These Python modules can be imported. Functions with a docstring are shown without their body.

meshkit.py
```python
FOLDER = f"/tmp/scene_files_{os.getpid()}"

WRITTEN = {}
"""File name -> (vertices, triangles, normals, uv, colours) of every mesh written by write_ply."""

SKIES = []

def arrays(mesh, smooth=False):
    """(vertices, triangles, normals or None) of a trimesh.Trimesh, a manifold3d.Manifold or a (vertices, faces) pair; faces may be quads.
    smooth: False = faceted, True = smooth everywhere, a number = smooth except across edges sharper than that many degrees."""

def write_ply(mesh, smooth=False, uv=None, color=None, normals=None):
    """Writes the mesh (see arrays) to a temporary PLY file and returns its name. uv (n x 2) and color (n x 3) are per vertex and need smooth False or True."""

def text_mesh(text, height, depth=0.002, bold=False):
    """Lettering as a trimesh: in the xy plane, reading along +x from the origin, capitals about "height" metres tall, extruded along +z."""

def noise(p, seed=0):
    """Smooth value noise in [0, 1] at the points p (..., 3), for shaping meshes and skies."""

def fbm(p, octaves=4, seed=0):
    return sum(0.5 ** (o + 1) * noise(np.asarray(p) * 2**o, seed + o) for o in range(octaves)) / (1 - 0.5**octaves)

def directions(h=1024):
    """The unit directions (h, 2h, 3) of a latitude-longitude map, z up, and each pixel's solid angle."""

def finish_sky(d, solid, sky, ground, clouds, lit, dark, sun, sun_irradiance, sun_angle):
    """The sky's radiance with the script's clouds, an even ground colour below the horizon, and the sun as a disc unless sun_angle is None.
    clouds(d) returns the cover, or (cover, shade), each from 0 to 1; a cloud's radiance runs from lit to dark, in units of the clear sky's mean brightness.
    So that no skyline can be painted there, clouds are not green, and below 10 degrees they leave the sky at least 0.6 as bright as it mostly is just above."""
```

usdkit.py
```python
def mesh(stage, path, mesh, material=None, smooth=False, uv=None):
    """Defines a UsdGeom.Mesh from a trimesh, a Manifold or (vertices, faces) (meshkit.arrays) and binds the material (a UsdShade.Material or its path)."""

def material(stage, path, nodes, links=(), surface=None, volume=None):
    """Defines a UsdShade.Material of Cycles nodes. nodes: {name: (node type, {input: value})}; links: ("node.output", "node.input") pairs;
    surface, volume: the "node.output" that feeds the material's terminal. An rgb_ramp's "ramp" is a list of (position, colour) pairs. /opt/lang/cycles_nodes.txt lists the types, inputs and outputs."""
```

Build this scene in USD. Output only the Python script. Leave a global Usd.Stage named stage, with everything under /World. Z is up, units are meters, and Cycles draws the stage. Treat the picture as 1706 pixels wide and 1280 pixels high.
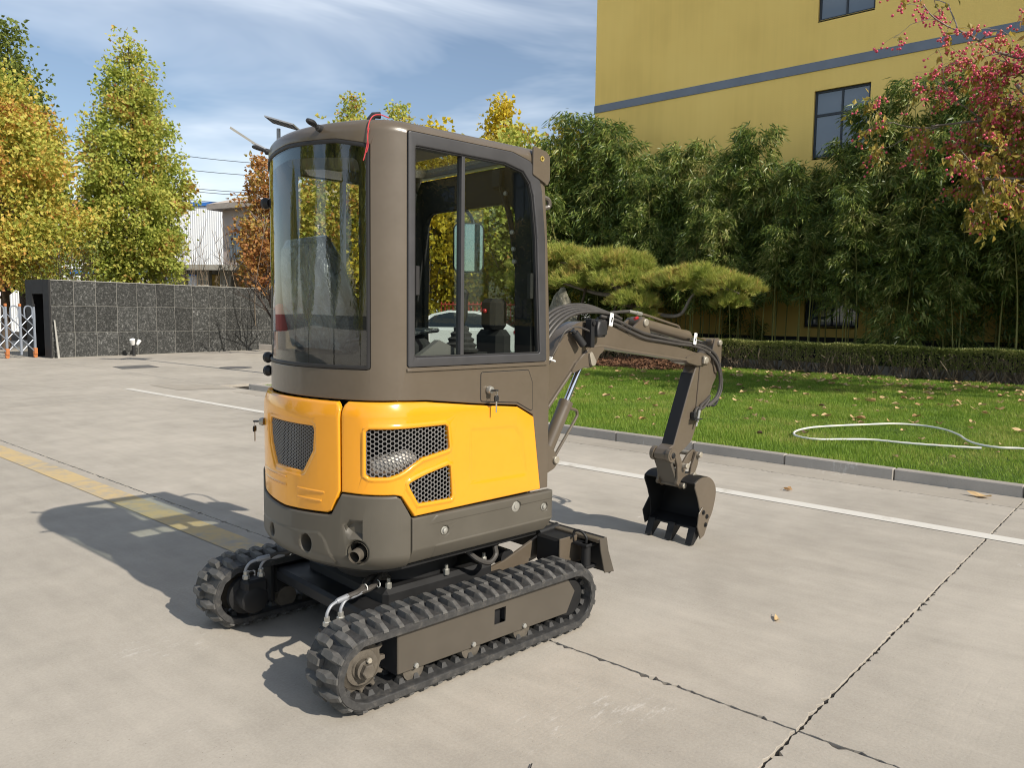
import math
import numpy as np
import trimesh
import shapely
from shapely.geometry import Polygon, LineString, Point, MultiPolygon, box as sbox
from shapely.ops import polygonize, unary_union
from pxr import Usd, UsdGeom, UsdLux, UsdShade, Gf, Sdf, Vt
import usdkit
import meshkit

stage = Usd.Stage.CreateInMemory()
UsdGeom.SetStageUpAxis(stage, 'Z')
UsdGeom.SetStageMetersPerUnit(stage, 1.0)
UsdGeom.Xform.Define(stage, '/World')
UsdGeom.Scope.Define(stage, '/World/Looks')

# ------------------------------------------------------------------ camera
EXPOSURE = 0.48
CAM_H = 1.55
CAM_R = np.array([[0.65988185, -0.05890826, 0.74905658], [-0.75124749, -0.06968321, 0.65633182], [0.01353331, -0.99582833, -0.09023737]])
cam = UsdGeom.Camera.Define(stage, '/World/camera')
rt, dn, fw = CAM_R[:, 0], CAM_R[:, 1], CAM_R[:, 2]
cam.AddTransformOp().Set(Gf.Matrix4d(*map(float, (*rt, 0, *(-dn), 0, *(-fw), 0, 0, 0, CAM_H, 1))))
cam.CreateHorizontalApertureAttr(36.0)
cam.CreateVerticalApertureAttr(36.0 * 769 / 1024)
cam.CreateFocalLengthAttr(36.0 * 1300.0 / 1706.0)
cam.CreateClippingRangeAttr(Gf.Vec2f(0.05, 5000))
cam.CreateExposureAttr(EXPOSURE)

# ------------------------------------------------------------------ sky and sun
SUN_AZ, SUN_EL = math.radians(-89.5), math.radians(36.0)
SUN_STRENGTH, SKY_STRENGTH = 1.02, 0.084
sun_dir = np.array([math.cos(SUN_EL) * math.cos(SUN_AZ), math.cos(SUN_EL) * math.sin(SUN_AZ), math.sin(SUN_EL)])
usdkit.material(stage, '/World/Looks/sky', {
    'sky': ('sky_texture', {'sky_type': 'single_scattering', 'sun_disc': False, 'sun_elevation': SUN_EL, 'sun_rotation': math.atan2(sun_dir[0], sun_dir[1]), 'air_density': 1.0, 'aerosol_density': 0.6, 'ozone_density': 1.3}),
    'tc': ('texture_coordinate', {}),
    'map': ('mapping', {'scale': (1.1, 1.9, 5.2), 'rotation': (0.20, -0.14, 0.5)}),
    'n1': ('noise_texture', {'scale': 1.3, 'detail': 6.0, 'roughness': 0.5, 'distortion': 0.7}),
    'rmp': ('rgb_ramp', {'ramp': [(0.0, (.02, .02, .02)), (0.44, (.05, .05, .05)), (0.56, (.28, .28, .28)), (0.68, (.66, .66, .66)), (1, (.9, .9, .9))]}),
    'cl': ('mix_color', {'blend_type': 'mix', 'b': (10.6, 11.2, 11.8), 'use_clamp': False}),
    'bg': ('background_shader', {'strength': SKY_STRENGTH})},
    [('tc.generated', 'map.vector'), ('map.vector', 'n1.vector'), ('n1.fac', 'rmp.fac'), ('rmp.color', 'cl.fac'), ('sky.color', 'cl.a'), ('cl.result', 'bg.color')], surface='bg.background')
dome = UsdLux.DomeLight.Define(stage, '/World/sky')
UsdShade.MaterialBindingAPI.Apply(dome.GetPrim()).Bind(UsdShade.Material.Get(stage, '/World/Looks/sky'))
dome.GetPrim().SetCustomDataByKey('kind', 'structure')
sun = UsdLux.DistantLight.Define(stage, '/World/sun')
sun.CreateIntensityAttr(SUN_STRENGTH)
sun.CreateAngleAttr(0.53)
sun.CreateNormalizeAttr(True)
sun.CreateColorAttr(Gf.Vec3f(1.0, 0.93, 0.82))
zx = np.cross([0, 0, 1.0], sun_dir); zx /= np.linalg.norm(zx); zy = np.cross(sun_dir, zx)
sun.AddTransformOp().Set(Gf.Matrix4d(*map(float, (*zx, 0, *zy, 0, *sun_dir, 0, 0, 0, 60, 1))))

# ------------------------------------------------------------------ materials
LOOKS = '/World/Looks/'

def mat(name, nodes, links=(), surface='p.BSDF'):
    return usdkit.material(stage, LOOKS + name, nodes, links, surface=surface)

def paint(name, col, rough=0.4, spec=0.5, coat=0.0, metallic=0.0, vary=0.10, scale=6.0, bump=0.0, bscale=200.0, coat_rough=0.08, wave=0.0):
    """A surface of one colour with slight uneven tone and roughness."""
    c = np.array(col)
    nodes = {'g': ('texture_coordinate', {}), 'n': ('noise_texture', {'scale': scale, 'detail': 5.0, 'roughness': 0.6}),
             'r': ('rgb_ramp', {'ramp': [(0.25, tuple(c * (1 - vary))), (0.75, tuple(np.minimum(c * (1 + vary), 1)))]}),
             'mr': ('map_range', {'from_min': 0.3, 'from_max': 0.7, 'to_min': max(rough - 0.06, 0.02), 'to_max': rough + 0.08}),
             'p': ('principled_bsdf', {'roughness': rough, 'specular_ior_level': spec, 'coat_weight': coat, 'coat_roughness': coat_rough, 'metallic': metallic})}
    links = [('g.object', 'n.vector'), ('n.fac', 'r.fac'), ('r.color', 'p.base_color'), ('n.fac', 'mr.value'), ('mr.result', 'p.roughness')]
    if bump:
        nodes['bn'] = ('noise_texture', {'scale': bscale, 'detail': 3.0})
        nodes['b'] = ('bump', {'strength': 1.0, 'distance': bump})
        links += [('g.object', 'bn.vector'), ('bn.fac', 'b.height'), ('b.normal', 'p.normal')]
    if wave:  # slight unevenness of a pressed panel
        nodes['wn'] = ('noise_texture', {'scale': 3.2, 'detail': 1.0})
        nodes['wb'] = ('bump', {'strength': 1.0, 'distance': wave})
        links += [('g.object', 'wn.vector'), ('wn.fac', 'wb.height'), ('wb.normal', 'p.coat_normal')]
        links += [('wb.normal', 'b.normal')] if bump else [('wb.normal', 'p.normal')]
    return mat(name, nodes, links)

LEAFY = set()

def leaf_mat(name, stops, trans=0.35, rough=0.55, drift=0.35, scale=0.9, calm=0.75):
    """Each leaf takes its own tone from the primvar "tone"; a slow drift over the crown groups the tones."""
    nodes = {'g': ('geometry', {}), 'at': ('attribute', {'attribute': 'tone'}), 'r': ('rgb_ramp', {'ramp': stops}), 'n': ('noise_texture', {'scale': scale, 'detail': 3.0}),
             'dm': ('map_range', {'from_min': 0.3, 'from_max': 0.7, 'to_min': (1 - calm) / 2 - drift, 'to_max': (1 - calm) / 2 + drift}), 'add': ('math', {'math_type': 'multiply_add', 'value2': calm, 'use_clamp': True}),
             'p': ('principled_bsdf', {'roughness': rough, 'specular_ior_level': 0.35}),
             'tr': ('translucent_bsdf', {}), 'm': ('mix_closure', {'fac': trans})}
    links = [('g.position', 'n.vector'), ('n.fac', 'dm.value'), ('at.fac', 'add.value1'), ('dm.result', 'add.value3'), ('add.value', 'r.fac'), ('r.color', 'p.base_color'), ('r.color', 'tr.color'), ('p.BSDF', 'm.closure1'), ('tr.BSDF', 'm.closure2')]
    LEAFY.add(LOOKS + name)
    return mat(name, nodes, links, surface='m.closure')

def pane(name, tint, gloss=0.9, f0=0.045, rough=0.0):
    """A thin window pane: see-through, with Schlick reflection that is the same from both sides."""
    nodes = {'t': ('transparent_bsdf', {'color': tint}), 'gl': ('glossy_bsdf', {'color': (gloss, gloss, gloss), 'roughness': rough}), 'lw': ('layer_weight', {'blend': 0.5}), 'pw': ('math', {'math_type': 'power', 'value2': 5.0}), 'f': ('math', {'math_type': 'multiply_add', 'value2': 1.0 - f0, 'value3': f0}), 'm': ('mix_closure', {})}
    links = [('lw.facing', 'pw.value1'), ('pw.value', 'f.value1'), ('f.value', 'm.fac'), ('t.BSDF', 'm.closure1'), ('gl.BSDF', 'm.closure2')]
    return mat(name, nodes, links, surface='m.closure')

def ground_mat(name, base, vary, groove=True, grain=0.0015, rough=0.85):
    b = np.array(base)
    nodes = {'g': ('geometry', {}), 'oi': ('object_info', {}),
             'big': ('noise_texture', {'scale': 0.35, 'detail': 5.0, 'roughness': 0.6}),
             'mid': ('noise_texture', {'scale': 2.6, 'detail': 6.0, 'roughness': 0.65}),
             'strm': ('mapping', {'scale': (6.0, 0.9, 1.0), 'rotation': (0, 0, 0.12)}),
             'str': ('noise_texture', {'scale': 1.2, 'detail': 5.0, 'roughness': 0.7}),
             'fin': ('noise_texture', {'scale': 85.0, 'detail': 5.0, 'roughness': 0.8}),
             'spk': ('voronoi_texture', {'scale': 45.0}),
             'a1': ('math', {'math_type': 'multiply_add', 'value2': 0.55}), 'a2': ('math', {'math_type': 'multiply_add', 'value2': 0.3}), 'a3': ('math', {'math_type': 'multiply_add', 'value2': 0.22}), 'a4': ('math', {'math_type': 'multiply_add', 'value2': 0.36}),
             'r': ('rgb_ramp', {'ramp': [(0.28, tuple(b * (1 - vary))), (0.5, tuple(b)), (0.72, tuple(b * (1 + vary)))]}),
             'spr': ('rgb_ramp', {'ramp': [(0.0, (0.36, 0.34, 0.31)), (0.07, (0.70, 0.69, 0.67)), (0.14, (1, 1, 1))]}),
             'spm': ('noise_texture', {'scale': 5.0, 'detail': 2.0}),
             'spmr': ('rgb_ramp', {'ramp': [(0.5, (0, 0, 0)), (0.62, (1, 1, 1))]}),
             'mx': ('mix_color', {'blend_type': 'multiply'}),
             'wsm': ('mapping', {'scale': (1.0, 3.4, 1.0), 'rotation': (0, 0, 0.35)}),
             'ws': ('noise_texture', {'scale': 7.0, 'detail': 8.0, 'roughness': 0.8}),
             'wsl': ('noise_texture', {'scale': 0.9, 'detail': 2.0}),
             'wsa': ('math', {'math_type': 'multiply'}),
             'wsr': ('rgb_ramp', {'ramp': [(0.375, (0, 0, 0)), (0.42, (0.42, 0.42, 0.42))]}),
             'wmix': ('mix_color', {'b': (0.62, 0.60, 0.56)}),
             'p': ('principled_bsdf', {'roughness': rough, 'specular_ior_level': 0.25}),
             'bm': ('bump', {'strength': 0.7, 'distance': grain})}
    links = [('g.position', k + '.vector') for k in ('big', 'mid', 'fin', 'spk', 'spm', 'strm', 'wsm', 'wsl')]
    links += [('strm.vector', 'str.vector'), ('wsm.vector', 'ws.vector'),
              ('big.fac', 'a1.value1'), ('mid.fac', 'a2.value1'), ('a1.value', 'a2.value3'), ('str.fac', 'a3.value1'), ('a2.value', 'a3.value3'), ('fin.fac', 'a4.value1'), ('a3.value', 'a4.value3'),
              ('a4.value', 'r.fac'), ('spk.distance', 'spr.fac'), ('spm.fac', 'spmr.fac'), ('spmr.color', 'mx.fac'), ('r.color', 'mx.a'), ('spr.color', 'mx.b'),
              ('ws.fac', 'wsa.value1'), ('wsl.fac', 'wsa.value2'), ('wsa.value', 'wsr.fac'), ('wsr.color', 'wmix.fac'), ('mx.result', 'wmix.a'), ('wmix.result', 'p.base_color'), ('bm.normal', 'p.normal')]
    nodes['a1'][1]['value3'] = -0.21
    if groove:
        nodes['sx'] = ('separate_xyz', {})
        nodes['wob'] = ('noise_texture', {'scale': 0.8, 'detail': 2.0})
        nodes['gm'] = ('mapping', {'rotation': (0, 0, 0.0)})
        nodes['wv'] = ('wave_texture', {'wave_type': 'bands', 'bands_direction': 'y', 'profile': 'sine', 'scale': 5.2, 'distortion': 0.8, 'detail': 2.0, 'detail_scale': 1.5})
        nodes['wp'] = ('math', {'math_type': 'power', 'value2': 14.0})
        nodes['hm'] = ('math', {'math_type': 'multiply_add', 'value2': -0.45})
        nodes['gn'] = ('noise_texture', {'scale': 0.45, 'detail': 1.5})
        nodes['gk'] = ('map_range', {'from_min': 0.5, 'from_max': 0.68, 'to_min': 0.0, 'to_max': 0.55, 'clamp': True})
        nodes['gmul'] = ('math', {'math_type': 'multiply'})
        links += [('g.position', 'gn.vector'), ('gn.fac', 'gk.value')]
        links += [('g.position', 'gm.vector'), ('gm.vector', 'wv.vector'), ('wv.fac', 'wp.value1'), ('wp.value', 'gmul.value1'), ('gk.result', 'gmul.value2'), ('gmul.value', 'hm.value1'), ('fin.fac', 'hm.value3'), ('hm.value', 'bm.height')]
    else:
        links += [('fin.fac', 'bm.height')]
    return mat(name, nodes, links)

M = {}
M['concrete'] = ground_mat('concrete', (0.378, 0.343, 0.292), 0.34)
M['gutter'] = ground_mat('gutter_concrete', (0.34, 0.305, 0.255), 0.25, groove=False)
M['joint_soil'] = paint('joint_soil', (0.035, 0.03, 0.024), 0.95, 0.2, vary=0.4, scale=20)
M['kerb'] = ground_mat('kerb_stone', (0.33, 0.30, 0.265), 0.22, groove=False, grain=0.003)
M['kerb_top'] = M['kerb']

def worn_paint(name, col, wear, under=(0.36, 0.32, 0.26)):
    return mat(name, {'g': ('geometry', {}), 'n': ('noise_texture', {'scale': 9.0, 'detail': 8.0, 'roughness': 0.75}), 'n2': ('noise_texture', {'scale': 1.4, 'detail': 3.0}), 'a': ('math', {'math_type': 'multiply_add', 'value2': 0.6}),
        'r': ('rgb_ramp', {'ramp': [(wear - 0.1, (0, 0, 0)), (wear + 0.12, (1, 1, 1))]}), 'mx': ('mix_color', {'a': under, 'b': col}), 'p': ('principled_bsdf', {'roughness': 0.75, 'specular_ior_level': 0.3})},
        [('g.position', 'n.vector'), ('g.position', 'n2.vector'), ('n2.fac', 'a.value1'), ('n.fac', 'a.value3'), ('a.value', 'r.fac'), ('r.color', 'mx.fac'), ('mx.result', 'p.base_color')])

M['white_line'] = worn_paint('white_line_paint', (0.60, 0.575, 0.52), 0.62)
M['yellow_line'] = worn_paint('yellow_line_paint', (0.52, 0.39, 0.20), 0.75)
M['soil'] = paint('soil', (0.06, 0.05, 0.03), 0.95, 0.2, vary=0.4, scale=8)
M['lawn_base'] = mat('lawn_base', {'g': ('geometry', {}), 'n': ('noise_texture', {'scale': 3.0, 'detail': 6.0}), 'r': ('rgb_ramp', {'ramp': [(0.3, (0.03, 0.06, 0.012)), (0.7, (0.07, 0.11, 0.02))]}), 'p': ('principled_bsdf', {'roughness': 0.9, 'specular_ior_level': 0.2})}, [('g.position', 'n.vector'), ('n.fac', 'r.fac'), ('r.color', 'p.base_color')])
# grass: tone drifts over the lawn in patches
LEAFY.add(LOOKS + 'grass_blade')
M['grass'] = mat('grass_blade', {'g': ('geometry', {}), 'at': ('attribute', {'attribute': 'tone'}), 'n': ('noise_texture', {'scale': 0.9, 'detail': 5.0, 'roughness': 0.65}), 'ad': ('math', {'math_type': 'multiply_add', 'value2': 0.35}),
    'r': ('rgb_ramp', {'ramp': [(0.35, (0.11, 0.20, 0.022)), (0.6, (0.19, 0.31, 0.035)), (0.8, (0.28, 0.37, 0.055)), (0.95, (0.42, 0.38, 0.12))]}), 'p': ('principled_bsdf', {'roughness': 0.5, 'specular_ior_level': 0.3}), 'tr': ('translucent_bsdf', {}), 'm': ('mix_closure', {'fac': 0.38})},
    [('g.position', 'n.vector'), ('at.fac', 'ad.value1'), ('n.fac', 'ad.value3'), ('ad.value', 'r.fac'), ('r.color', 'p.base_color'), ('r.color', 'tr.color'), ('p.BSDF', 'm.closure1'), ('tr.BSDF', 'm.closure2')], surface='m.closure')
M['mulch'] = leaf_mat('mulch_chips', [(0, (0.07, 0.035, 0.02)), (0.4, (0.14, 0.07, 0.035)), (0.8, (0.22, 0.11, 0.06)), (1, (0.10, 0.05, 0.03))], trans=0.05, rough=0.9)
M['dry_leaf'] = leaf_mat('dry_leaf', [(0, (0.34, 0.20, 0.09)), (0.35, (0.52, 0.34, 0.18)), (0.7, (0.62, 0.46, 0.24)), (0.92, (0.42, 0.21, 0.09)), (1, (0.10, 0.06, 0.04))], trans=0.2, rough=0.8)
M['bark'] = paint('bark', (0.10, 0.075, 0.055), 0.9, 0.2, vary=0.45, scale=14, bump=0.01, bscale=30)
M['bark_dark'] = paint('bark_dark', (0.055, 0.042, 0.034), 0.9, 0.2, vary=0.4, scale=14, bump=0.01, bscale=30)
M['bark_pale'] = paint('bark_pale', (0.23, 0.19, 0.16), 0.85, 0.2, vary=0.35, scale=10, bump=0.008, bscale=25)
M['twig'] = paint('twig', (0.20, 0.155, 0.11), 0.9, 0.2, vary=0.3, scale=5)
# foliage
M['leaf_green'] = leaf_mat('leaf_plane_green', [(0, (0.24, 0.31, 0.05)), (0.3, (0.37, 0.42, 0.08)), (0.65, (0.50, 0.51, 0.11)), (0.9, (0.60, 0.52, 0.12)), (0.97, (0.55, 0.33, 0.09)), (1, (0.42, 0.2, 0.06))], trans=0.42)
M['leaf_orange'] = leaf_mat('leaf_plane_orange', [(0, (0.29, 0.35, 0.06)), (0.3, (0.46, 0.47, 0.09)), (0.6, (0.64, 0.55, 0.12)), (0.82, (0.70, 0.48, 0.11)), (0.95, (0.58, 0.30, 0.08)), (1, (0.42, 0.18, 0.06))], trans=0.42)
M['leaf_rust'] = leaf_mat('leaf_plane_rust', [(0, (0.38, 0.32, 0.08)), (0.3, (0.46, 0.27, 0.08)), (0.7, (0.44, 0.21, 0.07)), (1, (0.30, 0.12, 0.05))], trans=0.4)
M['leaf_yellow'] = leaf_mat('leaf_yellow', [(0, (0.38, 0.36, 0.05)), (0.4, (0.62, 0.50, 0.045)), (0.8, (0.72, 0.54, 0.04)), (1, (0.50, 0.38, 0.05))], trans=0.42)
M['leaf_dark'] = leaf_mat('leaf_dark_green', [(0, (0.10, 0.13, 0.025)), (0.5, (0.16, 0.20, 0.035)), (1, (0.24, 0.26, 0.05))], trans=0.35)
M['leaf_bamboo'] = leaf_mat('leaf_bamboo', [(0, (0.05, 0.09, 0.016)), (0.45, (0.115, 0.17, 0.03)), (0.8, (0.24, 0.28, 0.06)), (1, (0.44, 0.42, 0.15))], trans=0.28, rough=0.38, drift=0.3, scale=0.7, calm=0.9)
M['leaf_hedge'] = leaf_mat('leaf_hedge', [(0, (0.13, 0.16, 0.04)), (0.6, (0.24, 0.27, 0.07)), (1, (0.45, 0.43, 0.17))], trans=0.3)
M['needle'] = leaf_mat('pine_needle', [(0, (0.22, 0.29, 0.05)), (0.5, (0.40, 0.44, 0.09)), (0.8, (0.52, 0.46, 0.12)), (0.94, (0.54, 0.34, 0.12)), (1, (0.44, 0.22, 0.08))], trans=0.3, drift=0.28, scale=1.6, calm=0.7)
M['leaf_berry'] = leaf_mat('leaf_berry_tree', [(0, (0.20, 0.20, 0.035)), (0.4, (0.36, 0.29, 0.05)), (0.75, (0.50, 0.37, 0.08)), (1, (0.40, 0.20, 0.06))], trans=0.45)
M['berry'] = leaf_mat('berry', [(0, (0.50, 0.05, 0.09)), (0.6, (0.66, 0.10, 0.16)), (1, (0.60, 0.17, 0.12))], trans=0.0, rough=0.3)
M['culm'] = leaf_mat('bamboo_culm', [(0, (0.20, 0.21, 0.05)), (0.5, (0.28, 0.26, 0.08)), (1, (0.17, 0.19, 0.05))], trans=0.0, rough=0.5)
# building
M['ochre'] = mat('ochre_render', {'g': ('geometry', {}), 'mp': ('mapping', {'scale': (1.0, 2.2, 0.12)}), 'st': ('noise_texture', {'scale': 1.6, 'detail': 6.0, 'roughness': 0.7}), 'pt': ('noise_texture', {'scale': 0.35, 'detail': 4.0}), 'fn': ('noise_texture', {'scale': 30.0, 'detail': 4.0}), 'a': ('math', {'math_type': 'multiply_add', 'value2': 0.5}),
    'r': ('rgb_ramp', {'ramp': [(0.45, (0.65, 0.45, 0.13)), (0.75, (0.73, 0.51, 0.15)), (1.0, (0.76, 0.54, 0.165))]}), 'b': ('bump', {'distance': 0.006, 'strength': 0.8}), 'p': ('principled_bsdf', {'roughness': 0.9, 'specular_ior_level': 0.15})},
    [('g.position', 'mp.vector'), ('mp.vector', 'st.vector'), ('g.position', 'pt.vector'), ('g.position', 'fn.vector'), ('st.fac', 'a.value1'), ('pt.fac', 'a.value3'), ('a.value', 'r.fac'), ('r.color', 'p.base_color'), ('fn.fac', 'b.height'), ('b.normal', 'p.normal')])
M['band'] = paint('slate_blue_band', (0.16, 0.18, 0.215), 0.85, 0.2, vary=0.12, scale=1.2)
M['plinth'] = paint('dark_plinth', (0.03, 0.03, 0.03), 0.8, 0.2)
M['win_frame'] = paint('dark_window_frame', (0.025, 0.03, 0.038), 0.5, 0.4)
M['win_glass'] = mat('building_glass', {'p': ('principled_bsdf', {'base_color': (0.05, 0.07, 0.09), 'roughness': 0.03, 'specular_ior_level': 0.9, 'coat_weight': 0.6})})
M['curtain'] = paint('curtain', (0.45, 0.46, 0.48), 0.9, 0.1, vary=0.05)
# wall, gate
M['granite'] = mat('black_granite', {'g': ('geometry', {}), 'oi': ('object_info', {}), 'rw': ('math', {'math_type': 'multiply', 'value2': 40.0}), 'n': ('noise_texture', {'dimensions': '4D', 'scale': 17.0, 'detail': 6.0, 'roughness': 0.8}), 'r': ('rgb_ramp', {'ramp': [(0.36, (0.018, 0.019, 0.018)), (0.5, (0.04, 0.041, 0.039)), (0.58, (0.10, 0.10, 0.096)), (0.68, (0.34, 0.34, 0.32))]}), 'ov': ('map_range', {'to_min': 0.75, 'to_max': 1.15}), 'hv': ('hsv', {}), 'p': ('principled_bsdf', {'roughness': 0.45, 'specular_ior_level': 0.4})},
    [('g.position', 'n.vector'), ('oi.random', 'rw.value1'), ('rw.value', 'n.w'), ('n.fac', 'r.fac'), ('oi.random', 'ov.value'), ('ov.result', 'hv.value'), ('r.color', 'hv.color'), ('hv.color', 'p.base_color')])
M['grout'] = paint('pale_grout', (0.32, 0.31, 0.28), 0.9, 0.2)
M['dark_stone'] = paint('dark_stone', (0.014, 0.014, 0.015), 0.6, 0.4, vary=0.3)
M['aluminium'] = paint('aluminium', (0.27, 0.30, 0.35), 0.4, 0.5, metallic=0.35)
M['orange_plastic'] = paint('orange_plastic', (0.42, 0.15, 0.05), 0.5, 0.4)
M['black_plastic'] = paint('black_plastic', (0.022, 0.022, 0.023), 0.45, 0.4)
M['white_sheet'] = mat('white_metal_sheet', {'g': ('geometry', {}), 'w': ('wave_texture', {'wave_type': 'bands', 'bands_direction': 'x', 'scale': 3.0}), 'b': ('bump', {'distance': 0.03, 'strength': 0.7}), 'p': ('principled_bsdf', {'base_color': (0.80, 0.80, 0.78), 'roughness': 0.5})}, [('g.position', 'w.vector'), ('w.fac', 'b.height'), ('b.normal', 'p.normal')])
M['blue_trim'] = paint('blue_trim', (0.04, 0.16, 0.48), 0.5, 0.4)
M['beige_wall'] = paint('beige_wall', (0.60, 0.50, 0.44), 0.9, 0.2, vary=0.12, scale=0.8)
M['beige_roof'] = paint('beige_roof', (0.50, 0.43, 0.37), 0.85, 0.2)
M['grey_wall'] = paint('grey_wall', (0.40, 0.37, 0.32), 0.9, 0.2, vary=0.2, scale=1.5)
M['white'] = paint('white_paint', (0.75, 0.75, 0.74), 0.35, 0.5, coat=0.3, vary=0.02)
M['car_white'] = paint('car_white', (0.72, 0.72, 0.71), 0.25, 0.5, coat=0.8, vary=0.01)
M['car_glass'] = mat('car_glass', {'p': ('principled_bsdf', {'base_color': (0.02, 0.025, 0.03), 'roughness': 0.03, 'specular_ior_level': 0.7})})
M['red_lens'] = paint('red_lens', (0.35, 0.01, 0.015), 0.2, 0.6, coat=0.5)
M['red_paint'] = paint('red_paint', (0.45, 0.04, 0.035), 0.5, 0.4)
M['hose_white'] = paint('hose_white', (0.66, 0.65, 0.60), 0.5, 0.4)
M['rock'] = mat('rock', {'g': ('geometry', {}), 'n': ('noise_texture', {'scale': 3.0, 'detail': 9.0, 'roughness': 0.7}), 'r': ('rgb_ramp', {'ramp': [(0.3, (0.05, 0.045, 0.03)), (0.5, (0.13, 0.12, 0.085)), (0.65, (0.24, 0.22, 0.17)), (0.8, (0.33, 0.27, 0.15))]}), 'b': ('bump', {'distance': 0.08, 'strength': 0.9}), 'p': ('principled_bsdf', {'roughness': 0.85})}, [('g.position', 'n.vector'), ('n.fac', 'r.fac'), ('n.fac', 'b.height'), ('r.color', 'p.base_color'), ('b.normal', 'p.normal')])
M['wire'] = paint('wire', (0.02, 0.02, 0.022), 0.6, 0.3)
M['cast_iron'] = paint('cast_iron', (0.12, 0.115, 0.11), 0.7, 0.4, vary=0.3, scale=8)
M['solar'] = paint('solar_cell', (0.05, 0.06, 0.085), 0.7, 0.3)
M['brass'] = paint('brass', (0.50, 0.38, 0.10), 0.45, 0.5, metallic=0.3)
M['steel_grey'] = paint('steel_grey', (0.30, 0.31, 0.33), 0.45, 0.5, metallic=0.3)
M['copper'] = paint('copper_pipe', (0.30, 0.13, 0.08), 0.45, 0.5, metallic=0.5)
# machine
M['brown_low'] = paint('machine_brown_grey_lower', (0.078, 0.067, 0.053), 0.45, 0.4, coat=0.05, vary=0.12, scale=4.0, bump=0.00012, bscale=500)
M['brown'] = paint('machine_brown_grey', (0.108, 0.086, 0.062), 0.30, 0.45, coat=0.2, vary=0.06, wave=0.0016, scale=4.0, bump=0.00012, bscale=500, coat_rough=0.12)
M['charcoal'] = paint('counterweight_grey', (0.088, 0.079, 0.063), 0.48, 0.4, coat=0.04, vary=0.10, scale=5.0, bump=0.00025, bscale=260)
M['yellow'] = paint('machine_yellow', (0.76, 0.315, 0.013), 0.22, 0.5, coat=0.55, vary=0.03, wave=0.0016, scale=3.0, coat_rough=0.05)
M['frame_grey'] = paint('window_frame_grey', (0.045, 0.044, 0.046), 0.42, 0.5, vary=0.08)
M['seal'] = paint('rubber_seal', (0.022, 0.021, 0.021), 0.55, 0.4)
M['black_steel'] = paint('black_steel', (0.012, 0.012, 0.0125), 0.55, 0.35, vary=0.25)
M['interior'] = paint('cab_interior', (0.014, 0.014, 0.014), 0.7, 0.3)
M['headliner'] = paint('headliner', (0.13, 0.125, 0.12), 0.8, 0.3)
M['frit'] = paint('black_glass_border', (0.008, 0.008, 0.009), 0.08, 0.5)
M['rubber'] = mat('track_rubber', {'g': ('texture_coordinate', {}), 'ge': ('geometry', {}), 'n': ('noise_texture', {'scale': 30.0, 'detail': 6.0, 'roughness': 0.7}), 'r': ('rgb_ramp', {'ramp': [(0.35, (0.026, 0.026, 0.026)), (0.55, (0.045, 0.044, 0.043)), (0.72, (0.095, 0.088, 0.078))]}), 'b': ('bump', {'distance': 0.002, 'strength': 0.5}), 'p': ('principled_bsdf', {'roughness': 0.62, 'specular_ior_level': 0.45})}, [('ge.position', 'n.vector'), ('n.fac', 'r.fac'), ('n.fac', 'b.height'), ('r.color', 'p.base_color'), ('b.normal', 'p.normal')])
M['rubber_lug'] = paint('track_lug_rubber', (0.088, 0.085, 0.080), 0.62, 0.4, vary=0.45, scale=14, bump=0.0015, bscale=60)
M['dusty_steel'] = paint('dusty_steel', (0.098, 0.084, 0.066), 0.6, 0.4, vary=0.35, scale=18, bump=0.001, bscale=200)
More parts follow.
